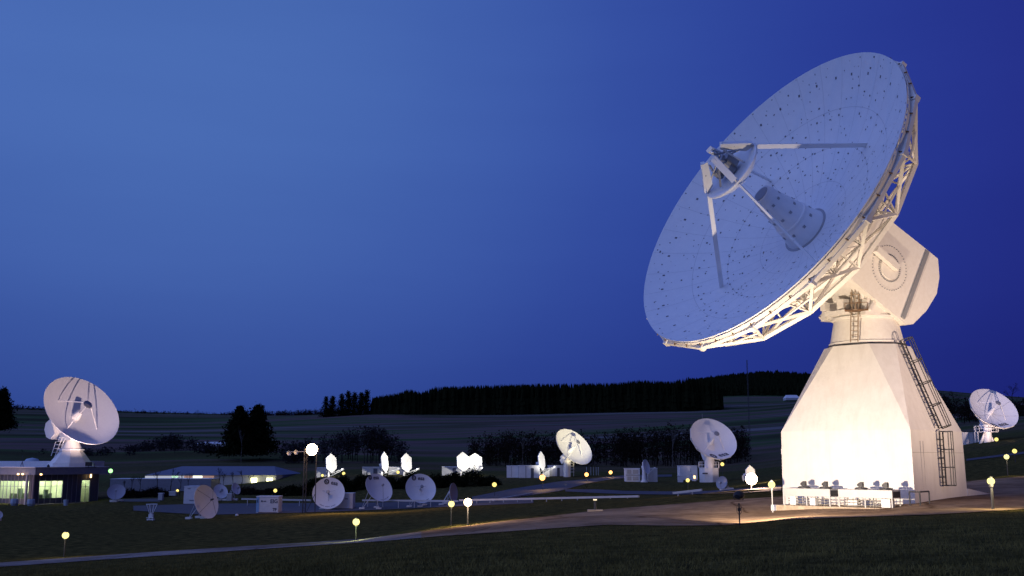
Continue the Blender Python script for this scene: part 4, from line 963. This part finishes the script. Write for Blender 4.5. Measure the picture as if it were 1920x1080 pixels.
for x0, z0, n_ in ((.22, .86, 5), (.36, .10, 9)):
    for i in range(n_): mb.box(O+X*W_*(x0+.035*i)-Y*.03+ez*H_*z0, (.06, .02, .09), X, Y, ez)
mb.build('marking', M_ink, k)
k, O, X, Y, W_, H_ = wall_boxes(480, 521.5, 931, 960, 137, 2.2, 'shipping_container', 'lettered white container with a light blue end panel, left of the floodlight mast', 'container', M_cont, doors=[(.0, .13, 0, .96, M_contblue, 'blue_panel'), (.1, .95, -.06, -.01, M_rust, 'skid')])
mb = MB(); wall_text(mb, O+X*W_*.80-Y*.03+ez*H_*.58, X, ez, 'EIG', .68); wall_text(mb, O+X*W_*.84-Y*.03+ez*H_*.06, X, ez, '7F', .55); wall_text(mb, O+X*W_*.06-Y*.06+ez*H_*.62, X, ez, 'E', .5)
wall_text(mb, O+X*W_*.38-Y*.03+ez*H_*.66, X, ez, 'esa', .28); mb.box(O+X*W_*.25-Y*.03+ez*H_*.70, (.2, .02, .2), X, Y, ez)
mb.build('lettering', M_ink, k, fix=False)
k, O, X, Y, W_, H_ = wall_boxes(620, 661, 925, 953, 143.5, 2.2, 'shipping_container', 'pale container half hidden behind the nearly face-on lettered dish', 'container', M_cont, doors=[(.05, .95, -.05, 0, M_dark, 'skid')])
mb = MB(); wall_text(mb, O+X*W_*.72-Y*.03+ez*H_*.60, X, ez, 'esa', .32); mb.build('lettering', M_ink, k, fix=False)
wall_boxes(425, 434, 926, 936, 162, .8, 'equipment_box', 'small pale box between the two small white dishes', 'cabinet', M_wall)
wall_boxes(296, 304, 925, 938, 166, .8, 'equipment_box', 'small pale post box beside the tiny yellow lamp, left', 'cabinet', M_wall)
wall_boxes(317, 329, 922, 926, 166, .8, 'equipment_box', 'flat pale box left of the tiny yellow lamp', 'cabinet', M_wall)

# far barns
def gable(px0, px1, pyr, pye, pyb, D, depth, label, m, hip=0, name='barn'):
    a = at(px0, pyb, D); b2 = at(px1, pyb, D); W_ = b2.x-a.x; ze = at(px0, pye, D).z; zr = at(px0, pyr, D).z
    k = thing(name, V(((a.x+b2.x)/2, D, a.z)), label, 'building'); mb = MB(); mb.box(V(((a.x+b2.x)/2, D+depth/2, (a.z+ze)/2-.5)), (W_*.98, depth*.97, ze-a.z+1)); mb.build('wall', M_wall, k)
    mb = MB(); x0, x1 = a.x, b2.x; hp = W_*hip
    mb.add([(x0, D, ze), (x1, D, ze), (x1, D+depth, ze), (x0, D+depth, ze), (x0+hp, D+depth/2, zr), (x1-hp, D+depth/2, zr)], [(0, 1, 5, 4), (2, 3, 4, 5), (0, 4, 3), (1, 2, 5), (0, 3, 2, 1)]); mb.build('roof', m, k)
    return k
gable(1474, 1500, 740, 746, 748, 1000, 12, 'tiny pale-roofed barn on the far hillside left of the big tower', M_white, .1)
gable(366, 424, 828, 832, 835, 380, 9, 'low pale-roofed shed far behind, left of the dark conifers', M_cont, .2, 'shed')

# long hip-roofed building
D = 215; k = gable(270, 518, 875, 891, 915, D, 26, 'long low building with a blue hipped roof and lit clerestory, left centre behind bare trees', M_roofblue, .13, 'long_building')
ep = MB(); a = at(272, 894.5, D-.3); b2 = at(392, 894.5, D-.3); E_band = emitter('lit_band', (.75, .8, 1), .55)
ep.box(((a.x+b2.x)/2, D-.25, a.z), (b2.x-a.x, .12, .45)); ep.build('lit_band', E_band, k)
for x0, x1, y0, y1, e in ((362, 379, 892.2, 896, emitter('strip_bright', (1, 1, .7), 2.2)), (322, 334, 892.3, 895.5, emitter('strip_green', (.6, 1, .7), 1.2)), (380, 401, 892.2, 896, emitter('strip_dim', (.9, .55, .5), .35)), (345, 361, 892.2, 896, MATS['strip_dim'] if 'strip_dim' in MATS else E_small)):
    mb = MB(); a = at(x0, (y0+y1)/2, D-.4); b2 = at(x1, (y0+y1)/2, D-.4); mb.box(((a.x+b2.x)/2, D-.36, a.z), (b2.x-a.x, .08, (y1-y0)*D/F)); mb.build('clerestory_window', e, k)
for px_ in (476, 505.5):
    mb = MB(); p = at(px_, 902.5, D-.5)
    for s in (-.35, .35): mb.tube(p+V((s, 0, -.9)), p+V((s, 0, .7)), .28, n=10)
    mb.build('wall_light', emitter('wall_light_glow', (1, .95, .45), 5), k)
k, O, X, Y, W_, H_ = wall_boxes(205, 395, 898, 918, 196, 6, 'low_wall_building', 'long pale low building wall behind bare bushes, right of the glazed building', 'building', M_fascia)

# ------------------------------------------------------------------ glazed building at the left
C0 = V(((79-960)/F*160, 160, 0)); C0.z = at(79, 946, 160).z; r1 = V((.51, .86, 0)).normalized(); l1 = V((-.86, .51, 0)).normalized()
zg = C0.z; zf0 = at(79, 890.5, 160).z; zf1 = at(79, 877, 160).z; Ht = zf0-zg
kb = thing('glazed_building', C0, 'flat-roofed glazed building with lit offices under the roof dish, far left', 'building')
LR, LL = 11.6, 16.0
def bp(a, b, z): return C0+a*r1+b*l1+z*ez
# right facade bays, left facade bays; rooms behind real glass
mb = MB()
mb.box(bp(LR/2, LL/2, -.1), (LR, LL, .2), r1, l1, ez); mb.build('floor_slab', M_floor, kb)
mb = MB(); mb.box(bp(LR/2+.35, LL/2, Ht+(zf1-zf0)/2), (LR+1.6, LL+1.6, zf1-zf0), r1, l1, ez); mb.build('fascia', M_fascia, kb)
mb = MB(); mb.box(bp(LR/2+.3, LL/2, Ht+(zf1-zf0)+.06), (LR+1.8, LL+1.8, .1), r1, l1, ez); mb.build('roof_edge', M_white, kb)
# upper block behind, pale
mb = MB(); ub = at(60, 872, 170); zt_ = at(60, 866, 170).z
mb.box(V((at(28, 870, 176).x, 178, (zt_+zf0)/2)), (24, 12, zt_-zf0+.2)); mb.build('upper_block', M_cont, kb)
mb = MB(); p = at(70, 866, 178); mb.revolve([(1e-3, .8), (.9, .6), (1.35, 0)], V((p.x, 176, p.z-.1)), V((1, 0, 0)), V((0, 1, 0)), ez, 16); mb.build('roof_dome', M_plastic, kb, True)
# walls
hs = Ht*.20   # sill height
def facade(org, d, out, bays, zsill, ztop):
    for (x0, x1, kind) in bays:
        w_ = x1-x0; cx = (x0+x1)/2
        if kind == 'dark':
            mb = MB(); mb.box(org+d*cx+ez*Ht/2, (w_, .14, Ht), d, out, ez); wl = mb.build('wall', M_panel, kb)
            n_ = max(1, int(w_/.85)); mb = MB()
            for i in range(n_+1): mb.box(org+d*(x0+w_*i/n_)+out*.1+ez*Ht/2, (.05, .05, Ht-.02), d, out, ez)
            mb.build('mullion', M_fascia, kb)
        elif kind in ('win', 'door'):
            zs = zsill if kind == 'win' else .05
            if kind == 'win': mb = MB(); mb.box(org+d*cx+ez*zs/2, (w_, .14, zs), d, out, ez); mb.build('wall', M_panel, kb)
            mb = MB(); mb.box(org+d*cx+ez*(ztop+Ht)/2, (w_, .14, Ht-ztop), d, out, ez); mb.build('wall', M_panel, kb)
            mb = MB(); mb.box(org+d*cx+ez*(zs+ztop)/2, (w_, .02, ztop-zs), d, out, ez); gl = mb.build('window', M_glass, kb)
            mb = MB(); n_ = max(1, round(w_/.95))
            for i in range(n_+1): mb.box(org+d*(x0+w_*i/n_)+out*.06+ez*Ht/2, (.07, .08, Ht-.02), d, out, ez)
            mb.box(org+d*cx+out*.05+ez*(zs+(ztop-zs)*.70), (w_, .06, .07), d, out, ez); mb.build('frame', M_fascia, gl)
out_r = -l1; out_l = -r1
ztop = Ht*.78
facade(C0+V((0, 0, 0)), r1, out_r, [(0, .92, 'dark'), (.92, 5.0, 'win'), (5.0, 8.4, 'dark'), (8.4, 10.0, 'door'), (10.0, LR, 'dark')], hs, ztop)
facade(C0, l1, out_l, [(0, 1.0, 'dark'), (1.0, 8.4, 'win'), (8.4, 9.4, 'dark'), (9.4, 15.0, 'win'), (15, LL, 'dark')], hs*.9, ztop)
mb = MB(); mb.box(bp(LR, LL/2, Ht/2), (.14, LL, Ht), r1, l1, ez); mb.box(bp(LR/2, LL, Ht/2), (LR, .14, Ht), r1, l1, ez); mb.build('wall', M_panel, kb)
# interior
M_int = mat('office_wall', (.72, .76, .6), .8); mb = MB()
mb.box(bp((3.2+LR-.1)/2, (3.2+LL-.1)/2, Ht/2), (LR-3.3, LL-3.3, Ht-.1), r1, l1, ez); mb.box(bp(5.3, 1.65, Ht/2), (.1, 3.0, Ht-.1), r1, l1, ez); mb.box(bp(8.1, 1.65, Ht/2), (.1, 3.0, Ht-.1), r1, l1, ez); mb.box(bp(10.3, 1.65, Ht/2), (.1, 3.0, Ht-.1), r1, l1, ez); mb.build('room_wall', M_int, kb)
mb = MB()
for a, b2, w1, w2 in ((3.0, 1.0, 3.6, .3), (3.0, 2.3, 3.6, .3), (1.0, 5.0, .3, 6.5), (2.3, 5.5, .3, 6), (1.6, 12, .3, 5), (9.2, 1.4, 1.3, .5)): mb.box(bp(a, b2, Ht-.12), (w1, w2, .06), r1, l1, ez)
mb.build('ceiling_light', E_tube, kb)
for a, b2, H1, w1 in ((1.3, .9, 1.7, .5), (2.0, 1.1, 1.4, .6), (3.1, 1.3, 2.1, .5), (3.6, 1.1, 1.5, .5), (.9, 3.2, 1.6, .6), (.8, 4.4, 2.3, .6), (1.0, 5.3, 1.5, .8), (1.0, 6.6, 1.5, .5), (9.3, 1.6, 1.6, .4)):
    mb = MB(); mb.box(bp(a, b2, H1/2), (w1, w1, H1), r1, l1, ez); mb.box(bp(a, b2, H1+.02), (w1*1.1, w1*1.1, .04), r1, l1, ez)
    mb.solo('office_cabinet', mat('cabinet_green', (.12, .17, .12), .7) if 'cabinet_green' not in MATS else MATS['cabinet_green'], 'dark cupboard standing inside the lit office', 'cabinet', bp(a, b2, 0), 'cupboards inside the lit offices')
# columns under the overhang, downpipe, small fascia lamps
for b2 in (.6, 8.9):
    mb = MB(); p = C0+l1*b2+out_l*.75; mb.tube(p-ez*.2, p+ez*(Ht+.0), .19, n=12); mb.build('column', M_wall, kb, True)
mb = MB(); p = C0+out_r*.35-r1*.35; mb.tube(p-ez*.2, p+ez*Ht, .1, n=8); mb.build('downpipe', mat('warm_pipe', (.5, .38, .34), .6), kb)
for px_, py_ in ((34, 889), (42.5, 889), (77, 889.5)):
    mb = MB(); p = at(px_, py_, 160.3-(0)); d_ = C0+out_l*.85; nn = out_l; p = hit(px_, py_, d_, nn); mb.box(p, (.22, .22, .22)); mb.build('fascia_lamp', E_small, kb)
mb = MB(); p = hit(170.5, 891.5, C0+out_r*.6, out_r); mb.box(p, (.18, .18, .7)); mb.build('fascia_lamp', E_small, kb)
spot('fascia_wash', C0+out_l*6+l1*4+ez*.8, C0+l1*4+ez*Ht, 1100, 120, (1, .62, .45), .8, .2)
mb = MB(); p = bp(0, 0, 0)+r1*5.8+out_r*.8; mb.box(p+ez*.02, (12.0, 1.3, .1), r1, out_r, ez); mb.solo('terrace_slab', M_path, 'narrow pale paved strip along the foot of the glazed building', 'paving', p)
# roof things
p = V((at(85, 877, 160).x, 161, zf1+.1)); mb = MB(); mb.tube(p, p+ez*.25, .22, .2, 10); mb.tube(p+ez*.25, p+ez*.42, .14, .05, 10); mb.solo('roof_vent', M_dark, 'small dark vent cap at the roof edge of the glazed building', 'vent', p)
p = V((at(41, 877, 165).x, 165, zf1+.1)); mb = MB(); mb.tube(p, p+ez*1.8, .04, n=5)
for i in range(4): mb.tube(p+V((-.28+.05*i, 0, 1.0+.2*i)), p+V((.28-.05*i, 0, 1.0+.2*i)), .02, n=4)
for s in (-1, 1): mb.tube(p+V((s*.3, 0, 0)), p+ez*.8, .03, n=4)
mb.solo('roof_aerial', M_dark, 'thin dark aerial standing on the glazed building roof', 'aerial', p)
p = at(170, 875.5, 163); mb = MB(); mb.box(p+V((-.35, 0, .45)), (.9, .4, .62)); mb.tube(p+V((-.35, 0, -.1)), p+V((-.35, 0, .3)), .05, n=5); mb.tube(p+V((.6, 0, 0)), p+V((.6, 0, .55)), .04, n=5); mb.tube(p+V((-.9, 0, 0)), p+V((.9, 0, 0)), .04, n=5)
mb.solo('roof_floodlight', M_black, 'dark floodlight frame on the roof right of the antenna pedestal', 'floodlight', p)
# benches / bin by the facade
for px_, lb_ in ((27, 'left of the two pale rounded planters before the lit office windows'), (58, 'right of the two pale rounded planters before the lit office windows')):
    p = at(px_, 943, 156); p.z = gz(p.x, p.y); k = thing('planter', p, lb_, 'planter', 'planters before the office windows')
    mb = MB(); mb.revolve([(.01, 0), (.42, 0), (.62, .35), (.55, .95), (.45, 1.0), (.42, .8), (.01, .78)], p, V((1, 0, 0)), V((0, 1, 0)), ez, 8); mb.build('pot', M_plastic, k)
    mb = MB(); mb.revolve([(.01, .82), (.3, .86), (.25, 1.02), (.01, 1.06)], p, V((1, 0, 0)), V((0, 1, 0)), ez, 7); mb.build('soil', M_dark, k)
p = at(123.5, 943, 158); p.z = gz(p.x, p.y); mb = MB(); mb.revolve([(.01, 0), (.3, 0), (.36, .78), (.39, .8), (.39, .86), (.01, .88)], p, V((1, 0, 0)), V((0, 1, 0)), ez, 14)
mb.solo('litter_bin', M_plastic, 'pale blue tapered bin under the lit office window', 'bin', p, smooth=True)

# ------------------------------------------------------------------ white cable trays on short posts
def tray(pts, D0, D1, label, zo=.75, name='cable_tray', thick=.30, seg=None):
    (x0, y0), (x1, y1) = pts; n_ = max(2, int(abs(x1-x0)/28)); a, b2 = at(x0, y0, D0), at(x1, y1, D1)
    k = thing(name, V((a.x, a.y, gz(a.x, a.y))), label, 'rail')
    mb = MB(); mb.beam(a, b2, .22, thick*.75); mb.build('tray', M_wall, k)
    for i in range(n_):
        p = a.lerp(b2, (i+.35)/n_); mb = MB(); g = gz(p.x, p.y); g = min(g, p.z-.35); mb.tube(V((p.x, p.y, g-.2)), V((p.x, p.y, p.z-thick/2+.02)), .06, n=6); mb.build('post', M_galv, k)
tray([(453, 935.5), (583, 938)], 152, 150, 'white cable tray on short posts between the lettered container and the mast')
tray([(680, 938), (860, 939.5)], 147, 136, 'white cable tray behind the two right lettered dishes')
tray([(862, 938), (1198, 930.5)], 134, 112, 'longest white cable tray, running behind the glaring lamp across the middle')
tray([(925, 938), (998, 925)], 133, 146, 'short slanting white cable tray rising towards the side road', thick=.26)
tray([(1262, 924.5), (1316, 918.5)], 110, 108, 'short white cable tray left of the dim low dish', thick=.30)

# small fence posts, mast
b = base(1407, 330); b = V((b.x, b.y, at(1407, 868, 330).z)); tp_ = at(1400.5, 675, 330)
mb = MB(); tp2 = V((b.x, b.y, tp_.z)); 
for s in ((-.25, 0), (.25, 0), (0, .4)): mb.tube(b+V((s[0], s[1], -1)), tp2+V((s[0]*.5, s[1]*.5, 0)), .05, n=4)
for i in range(30):
    a = b.lerp(tp2, i/30); c = b.lerp(tp2, (i+1)/30); mb.tube(a+V((-.25, 0, 0)), c+V((.25, 0, 0)), .03, n=3)
mb.solo('radio_mast', M_dark, 'very thin tall lattice radio mast rising above the skyline left of the big tower', 'mast', b)
for x0 in (1100, 1108, 1113, 1118, 1122):
    p = base(x0, 205); mb = MB(); mb.tube(p-ez*.2, p+ez*1.5, .06, n=5); mb.tube(p+ez*1.5, p+ez*1.58, .09, n=5); mb.solo('fence_post', M_galv, 'thin pale fence post on the upper terrace right of the white lit dish', 'post', p, 'thin fence posts on the upper terrace')
# bits on the ground
p = base(444, 133); mb = MB(); mb.revolve([(.01, .22), (.15, .2), (.22, .08), (.2, 0)], p, V((1, 0, 0)), V((0, 1, 0)), ez, 10); mb.solo('ground_marker', M_white, 'tiny white marker dome on the paving right of the tall oval dish', 'marker', p)

# ------------------------------------------------------------------ trees
def leaf_tris(vs, fs, P, size, n):
    """n little faces round P"""
    c = P+rng.normal(0, 1, (n, 3))*size*.5
    for q in c:
        d = rng.normal(0, 1, (3, 3))*size*.33; k = len(vs); vs.extend((q+d).tolist()); fs.append((k, k+1, k+2))
def conifer(px, D, pyt, wpx, label, group=None, dens=1.0, pyb=None, low=.05):
    b = base(px, D) if pyb is None else at(px, pyb, D); top = at(px, pyt, D).z; H = top-b.z; Wd = wpx/2*D/F
    k = thing('conifer_tree', b, label, 'tree', group)
    mb = MB(); mb.tube(b-ez*.5, b+ez*H*.95, H*.018, H*.003, 6); mb.build('trunk', M_bark, k)
    vs, fs = [], []; n_l = int(26*dens)
    for i in range(n_l):
        t = low+(1-low)*i/n_l; rr = Wd*(1-t)**.75*(1+.25*rng.normal()); z = b.z+H*t
        nb = int(7+9*(1-t))
        for j in range(nb):
            a = rng.uniform(0, 6.283); rj = abs(rr)*rng.uniform(.65, 1.1)
            for s in lsp(.2, 1, 5):
                P = np.array([b.x+math.cos(a)*rj*s, b.y+math.sin(a)*rj*s, z-.18*rj*s+.06*H/26*rng.normal()]); leaf_tris(vs, fs, P, max(.5, H*.075), int(3*dens)+2)
    leaf_tris(vs, fs, np.array([b.x, b.y, b.z+H*.97]), H*.03, 12)
    mb = MB(); mb.add(vs, fs); mb.build('crown', M_needle, k, fix=False)
def bare_tree(px, D, pyt, wpx, label, group=None, m=M_bark, pyb=None, depth=5, name='bare_tree', tr=.02):
    b = base(px, D) if pyb is None else at(px, pyb, D); H = at(px, pyt, D).z-b.z; Wd = wpx*D/F
    k = thing(name, b, label, 'tree', group); mt, mc = MB(), MB()
    mt.tube(b-ez*.4, b+V((rng.normal()*.2, 0, H*.32)), H*tr, H*tr*.7, 6)
    def grow(p, d, L, r, lv):
        e = p+d*L; (mt if lv == depth else mc).tube(p, e, r, r*.6, 3 if lv < 4 else 4, cap=False)
        if lv == 0: return
        for _ in range(3 if lv > 1 else 4):
            nd = (d+V((rng.normal()*.42*Wd/H*1.6, rng.normal()*.42*Wd/H*1.6, rng.normal()*.22+.12))).normalized(); grow(p+d*L*rng.uniform(.55, 1), nd, L*rng.uniform(.58, .8), r*.58, lv-1)
    grow(b+ez*H*.28, V((0, 0, 1)), H*.27, H*tr*.7, depth)
    mt.build('trunk', m, k); mc.build('crown', m if m is M_pale_bark else M_needle2, k, fix=False)
def shrub(px, D, pyt, wpx, label, group=None, m=M_needle, dens=1.0):
    b = base(px, D); H = max(.5, at(px, pyt, D).z-b.z); Wd = wpx/2*D/F
    k = thing('shrub', b, label, 'shrub', group); mb = MB()
    for i in range(6): a = rng.uniform(0, 6.28); mb.tube(b-ez*.2, b+V((math.cos(a)*Wd*.5, math.sin(a)*Wd*.5, H*.6)), .05, .02, 4)
    mb.build('stem', M_bark, k); vs, fs = [], []
    for i in range(int(420*dens)):
        v = rng.normal(0, 1, 3); v /= np.linalg.norm(v); v[2] = abs(v[2]); v *= rng.uniform(.45, 1.0)**.5*(1+.12*math.sin(5*v[0]+3*v[1]+i % 3))
        leaf_tris(vs, fs, np.array([b.x+v[0]*Wd, b.y+v[1]*Wd*.7, b.z+v[2]*H]), max(.3, H*.09), 9)
    mb = MB(); mb.add(vs, fs); mb.build('foliage', m, k, fix=False)
def spruce(mb_v, mb_f, x, y, z, H, Wd, tiers=5):
    for i in range(tiers):
        t0 = i/tiers*.85; t1 = min(1, t0+.42); r = Wd*(1-t0)**.8*rng.uniform(.8, 1.1); n_ = 7; k = len(mb_v); off = rng.uniform(0, 1)
        for j in range(n_):
            a = 6.283*(j+off)/n_; q = r*rng.uniform(.7, 1.15); mb_v.append((x+q*math.cos(a), y+q*math.sin(a), z+H*(t0+rng.uniform(-.04, .04))))
        mb_v.append((x+rng.normal()*.1, y, z+H*t1))
        for j in range(n_): mb_f.append((k+j, k+(j+1) % n_, k+n_))

conifer(447, 300, 765, 84, 'dark spreading conifer, left half of the dark clump above the long building', dens=1.5, pyb=842, low=.0)
conifer(481, 305, 762, 84, 'dark spreading conifer, right half of the dark clump above the long building', dens=1.5, pyb=842, low=.0)
conifer(2, 240, 731, 52, 'dark conifer cut off by the left edge of the picture', dens=1.4, pyb=800, low=.05)
conifer(-14, 243, 735, 60, 'second dark conifer behind the one at the left edge', dens=1.1, pyb=802, low=.05)
for i, (px, pyt, wp) in enumerate(((611, 742, 15), (623, 741, 17), (640, 737, 17), (652, 732, 20), (664, 735, 20), (677, 734, 19), (687, 731, 18))):
    conifer(px, 905, pyt+1, wp*1.75, ['leftmost', 'second', 'third', 'fourth', 'fifth', 'sixth', 'rightmost'][i]+' conifer from the left in the detached clump on the ridge', 'conifers of the detached ridge clump', .55, pyb=780, low=.0)
# bare trees before the long building and bank
for i, (px, pyt, wp, D) in enumerate(((294, 880, 24, 184), (320, 876, 20, 186), (338, 884, 16, 180), (352, 880, 20, 188), (410, 874, 22, 190), (418, 880, 18, 184), (436, 878, 20, 184), (454, 876, 26, 192), (470, 886, 18, 182), (262, 888, 18, 176), (246, 890, 16, 178), (232, 894, 14, 176))):
    bare_tree(px, D, pyt, wp, f'slender leafless tree in front of the long low building', 'leafless trees before the long building', depth=4)
bare_tree(1900, 420, 715, 46, 'tall leafless tree on the skyline at the far right', pyb=775, depth=5)
bare_tree(1790, 420, 728, 40, 'leafless tree on the skyline just right of the big tower', pyb=778, depth=5)
bare_tree(1772, 400, 732, 34, 'leafless tree half hidden by the big tower at the right skyline', pyb=780, depth=5)
bare_tree(371, 900, 765, 30, 'small round leafless tree on the far left ridge', pyb=782, depth=5)
bare_tree(1100+163-160, 150, 905, 22, 'twiggy leafless bush at the fork of the side roads', pyb=928, depth=4, name='bare_bush')
bare_tree(889, 186, 868, 26, 'twiggy tree top in front of the touching faceted reflectors', pyb=900, depth=4)
for px, D, pyt, pyb in ((452, 290, 800, 870), (980, 260, 815, 880), (1262, 270, 795, 880), (955, 262, 845, 882)):
    bare_tree(px, D, pyt, 20, 'pale straight trunk of a leafless tree in the dark tree belt', 'pale trunks in the dark tree belt', M_pale_bark, pyb=pyb, depth=4, tr=.008)
# shrubs on the bank
SH = [(545, 172, 912, 60), (590, 170, 898, 56), (640, 170, 893, 54), (680, 172, 890, 50), (725, 172, 893, 56), (768, 172, 888, 54), (815, 172, 890, 52), (850, 174, 887, 50), (885, 172, 882, 56), (918, 172, 895, 42)]
nm = ['left of the mast', 'below the left faceted reflector', 'above the nearly face-on lettered dish', 'left of the slim faceted reflector', 'below the close-set reflectors', 'above the rightmost lettered dish', 'below the cabin left of the touching reflectors', 'above the narrow edge-on dish', 'round and tallest, below the touching reflectors', 'above the small yellow lamp']
for (px, D, pyt, wp), n_ in zip(SH, nm): shrub(px, D, pyt, wp, 'dark dense shrub on the bank '+n_, 'dark shrubs along the bank', M_needle)
for px, D, pyt, wp, lb_ in ((240, 174, 918, 60, 'low bare hedge bush right of the grey dish'), (290, 176, 916, 60, 'low bare hedge bush left of the tiny yellow lamp'), (380, 176, 912, 40, 'low bare hedge bush behind the white cabin'), (460, 176, 915, 60, 'low bare hedge bush behind the small narrow dish'), (505, 176, 918, 50, 'low bare hedge bush above the lettered container')):
    shrub(px, D, pyt, wp, lb_, 'low hedge bushes', M_needle2, .7)

# woods far off: each reads as one mass
def wood(name, label, xs, prof, D, depth, m, H, wpx, n_, rough=.0, base_y=None, bushy=False, slope=False):
    vs, fs = [], []
    for i in range(n_):
        px = rng.uniform(*xs); d = D+rng.uniform(0, depth); yt = lerp_list(prof, px); T_ = at(px, yt, D).z
        x = at(px, yt, d).x; g = gz(x, d); row = (d-D)/max(depth, 1)
        Hh = H*rng.uniform(.92, 1.03) ; z0 = T_+ (T_-HC)*(d-D)/D*.6 - Hh*(1+.0*row) - rng.uniform(0, H*.06)
        if slope: z0 = g-rng.uniform(0, 2)
        Wd = wpx/2*D/F*rng.uniform(.8, 1.25)
        if bushy:
            for _ in range(40):
                v = rng.normal(0, 1, 3); v /= np.linalg.norm(v); v *= rng.uniform(.3, 1); leaf_tris(vs, fs, np.array([x+v[0]*Wd, d+v[1]*Wd, z0+Hh*.5+v[2]*Hh*.5]), Wd*.33, 5)
            k = len(vs); vs += [(x-.2, d, z0-6), (x+.2, d, z0-6), (x, d, z0+Hh*.7)]; fs.append((k, k+1, k+2))
        else:
            spruce(vs, fs, x, d, z0, Hh, Wd, 6)
            k = len(vs); a = Wd*1.3; vs += [(x-a, d, z0-8), (x+a, d, z0-8), (x+a*.9, d, z0+Hh*.5), (x-a*.9, d, z0+Hh*.5)]; fs.append((k, k+1, k+2, k+3))
    mb = MB(); mb.add(vs, fs); o = mb.build(name, m, None, fix=False); tag(o, label, 'wood', None, 'stuff'); return o
wood('forest', 'dense dark conifer forest along the ridge in the middle of the picture', (697, 1345), [(697, 742), (745, 734), (765, 727), (790, 733), (815, 722), (850, 721), (1000, 717), (1150, 715), (1200, 710), (1260, 712), (1290, 705), (1345, 708)], 900, 70, M_needle, 27, 15, 1500)
wood('distant_forest', 'paler forest on the highest hill behind the ridge, left of the big tower', (1290, 1560), [(1290, 712), (1345, 703), (1420, 700), (1500, 699), (1560, 702)], 1110, 220, M_needle, 12, 13, 2200, slope=True)
wood('hill_wood', 'low wooded skyline along the far left hill', (-60, 640), [(-60, 755), (20, 757), (90, 760), (230, 767), (330, 770), (420, 772), (440, 769), (520, 767), (620, 764)], 1250, 120, M_needle2, 16, 12, 700, bushy=True)
wood('tree_belt', 'dark leafless tree belt behind the white dishes, middle distance', (880, 1400), [(880, 815), (960, 800), (1100, 806), (1250, 790), (1400, 795)], 280, 40, M_needle2, 11.5, 22, 300, bushy=True)
wood('tree_belt', 'dim leafless tree belt in the valley left of centre', (520, 760), [(520, 830), (640, 805), (700, 795), (760, 822)], 290, 35, M_twig_hazed, 8, 30, 60, bushy=True)
wood('tree_belt', 'dim tree belt in the valley behind the long building', (40, 450), [(40, 845), (240, 835), (320, 810), (450, 840)], 330, 35, M_twig_hazed, 6, 28, 80, bushy=True)
wood('hedge', 'dark leafless trees along the slope right of the big tower', (1755, 1990), [(1755, 733), (1800, 738), (1830, 745), (1990, 738)], 330, 60, M_needle2, 9, 22, 110, bushy=True)

# ------------------------------------------------------------------ grass blades near the camera and along the road edge
def grass():
    N = 110000; px = rng.uniform(-60, 1980, N); D = np.exp(rng.uniform(math.log(12), math.log(50), N))
    x = (px-960)/F*D; rho = np.hypot(x, D); th = np.arctan2(x, D); z = HC+rho*tau(th, rho)
    # keep off the paving
    pyv = 540-F*((-D*sp+(z-HC)*cp)/(D*cp+(z-HC)*sp)); ne = np.interp(px, [p[0] for p in near_e]+[1600, 1750, 1853, 1960], [p[1] for p in near_e]+[971, 966, 960, 953])
    keep = pyv > ne+rng.uniform(-1.6, 1.6, N); x, D, z = x[keep], D[keep], z[keep]; n = len(x)
    cl = rng.uniform(.5, 1.4, n)*(0.7+.5*np.sin(x*1.7+np.sin(D*.9)*2)**2); hgt = .045*cl+.02; a = rng.uniform(0, 6.28, n); w = .006+.004*rng.random(n); lean = rng.normal(0, .03, (n, 2))
    v = np.zeros((n, 3, 3)); v[:, 0] = np.c_[x-np.cos(a)*w, D-np.sin(a)*w, z-.01]; v[:, 1] = np.c_[x+np.cos(a)*w, D+np.sin(a)*w, z-.01]; v[:, 2] = np.c_[x+lean[:, 0], D+lean[:, 1], z+hgt]
    me = bpy.data.meshes.new('grass'); me.vertices.add(3*n); me.vertices.foreach_set('co', v.ravel()); me.loops.add(3*n); me.loops.foreach_set('vertex_index', np.arange(3*n, dtype=np.int32))
    me.polygons.add(n); me.polygons.foreach_set('loop_start', np.arange(0, 3*n, 3, dtype=np.int32)); me.update(); me.validate()
    me.materials.append(matte(mat('grass_blades', (.24, .19, .055), .9, noise=(.045, .042, .017), scale=.7))); o = bpy.data.objects.new('grass', me); COL.objects.link(o); tag(o, 'short rough grass on the dark foreground bank', 'grass', None, 'stuff')
grass()

S.render.engine = 'CYCLES'
S.cycles.max_bounces = 5; S.cycles.diffuse_bounces = 2; S.cycles.glossy_bounces = 2; S.cycles.transparent_max_bounces = 6
S.cycles.sample_clamp_indirect = 3
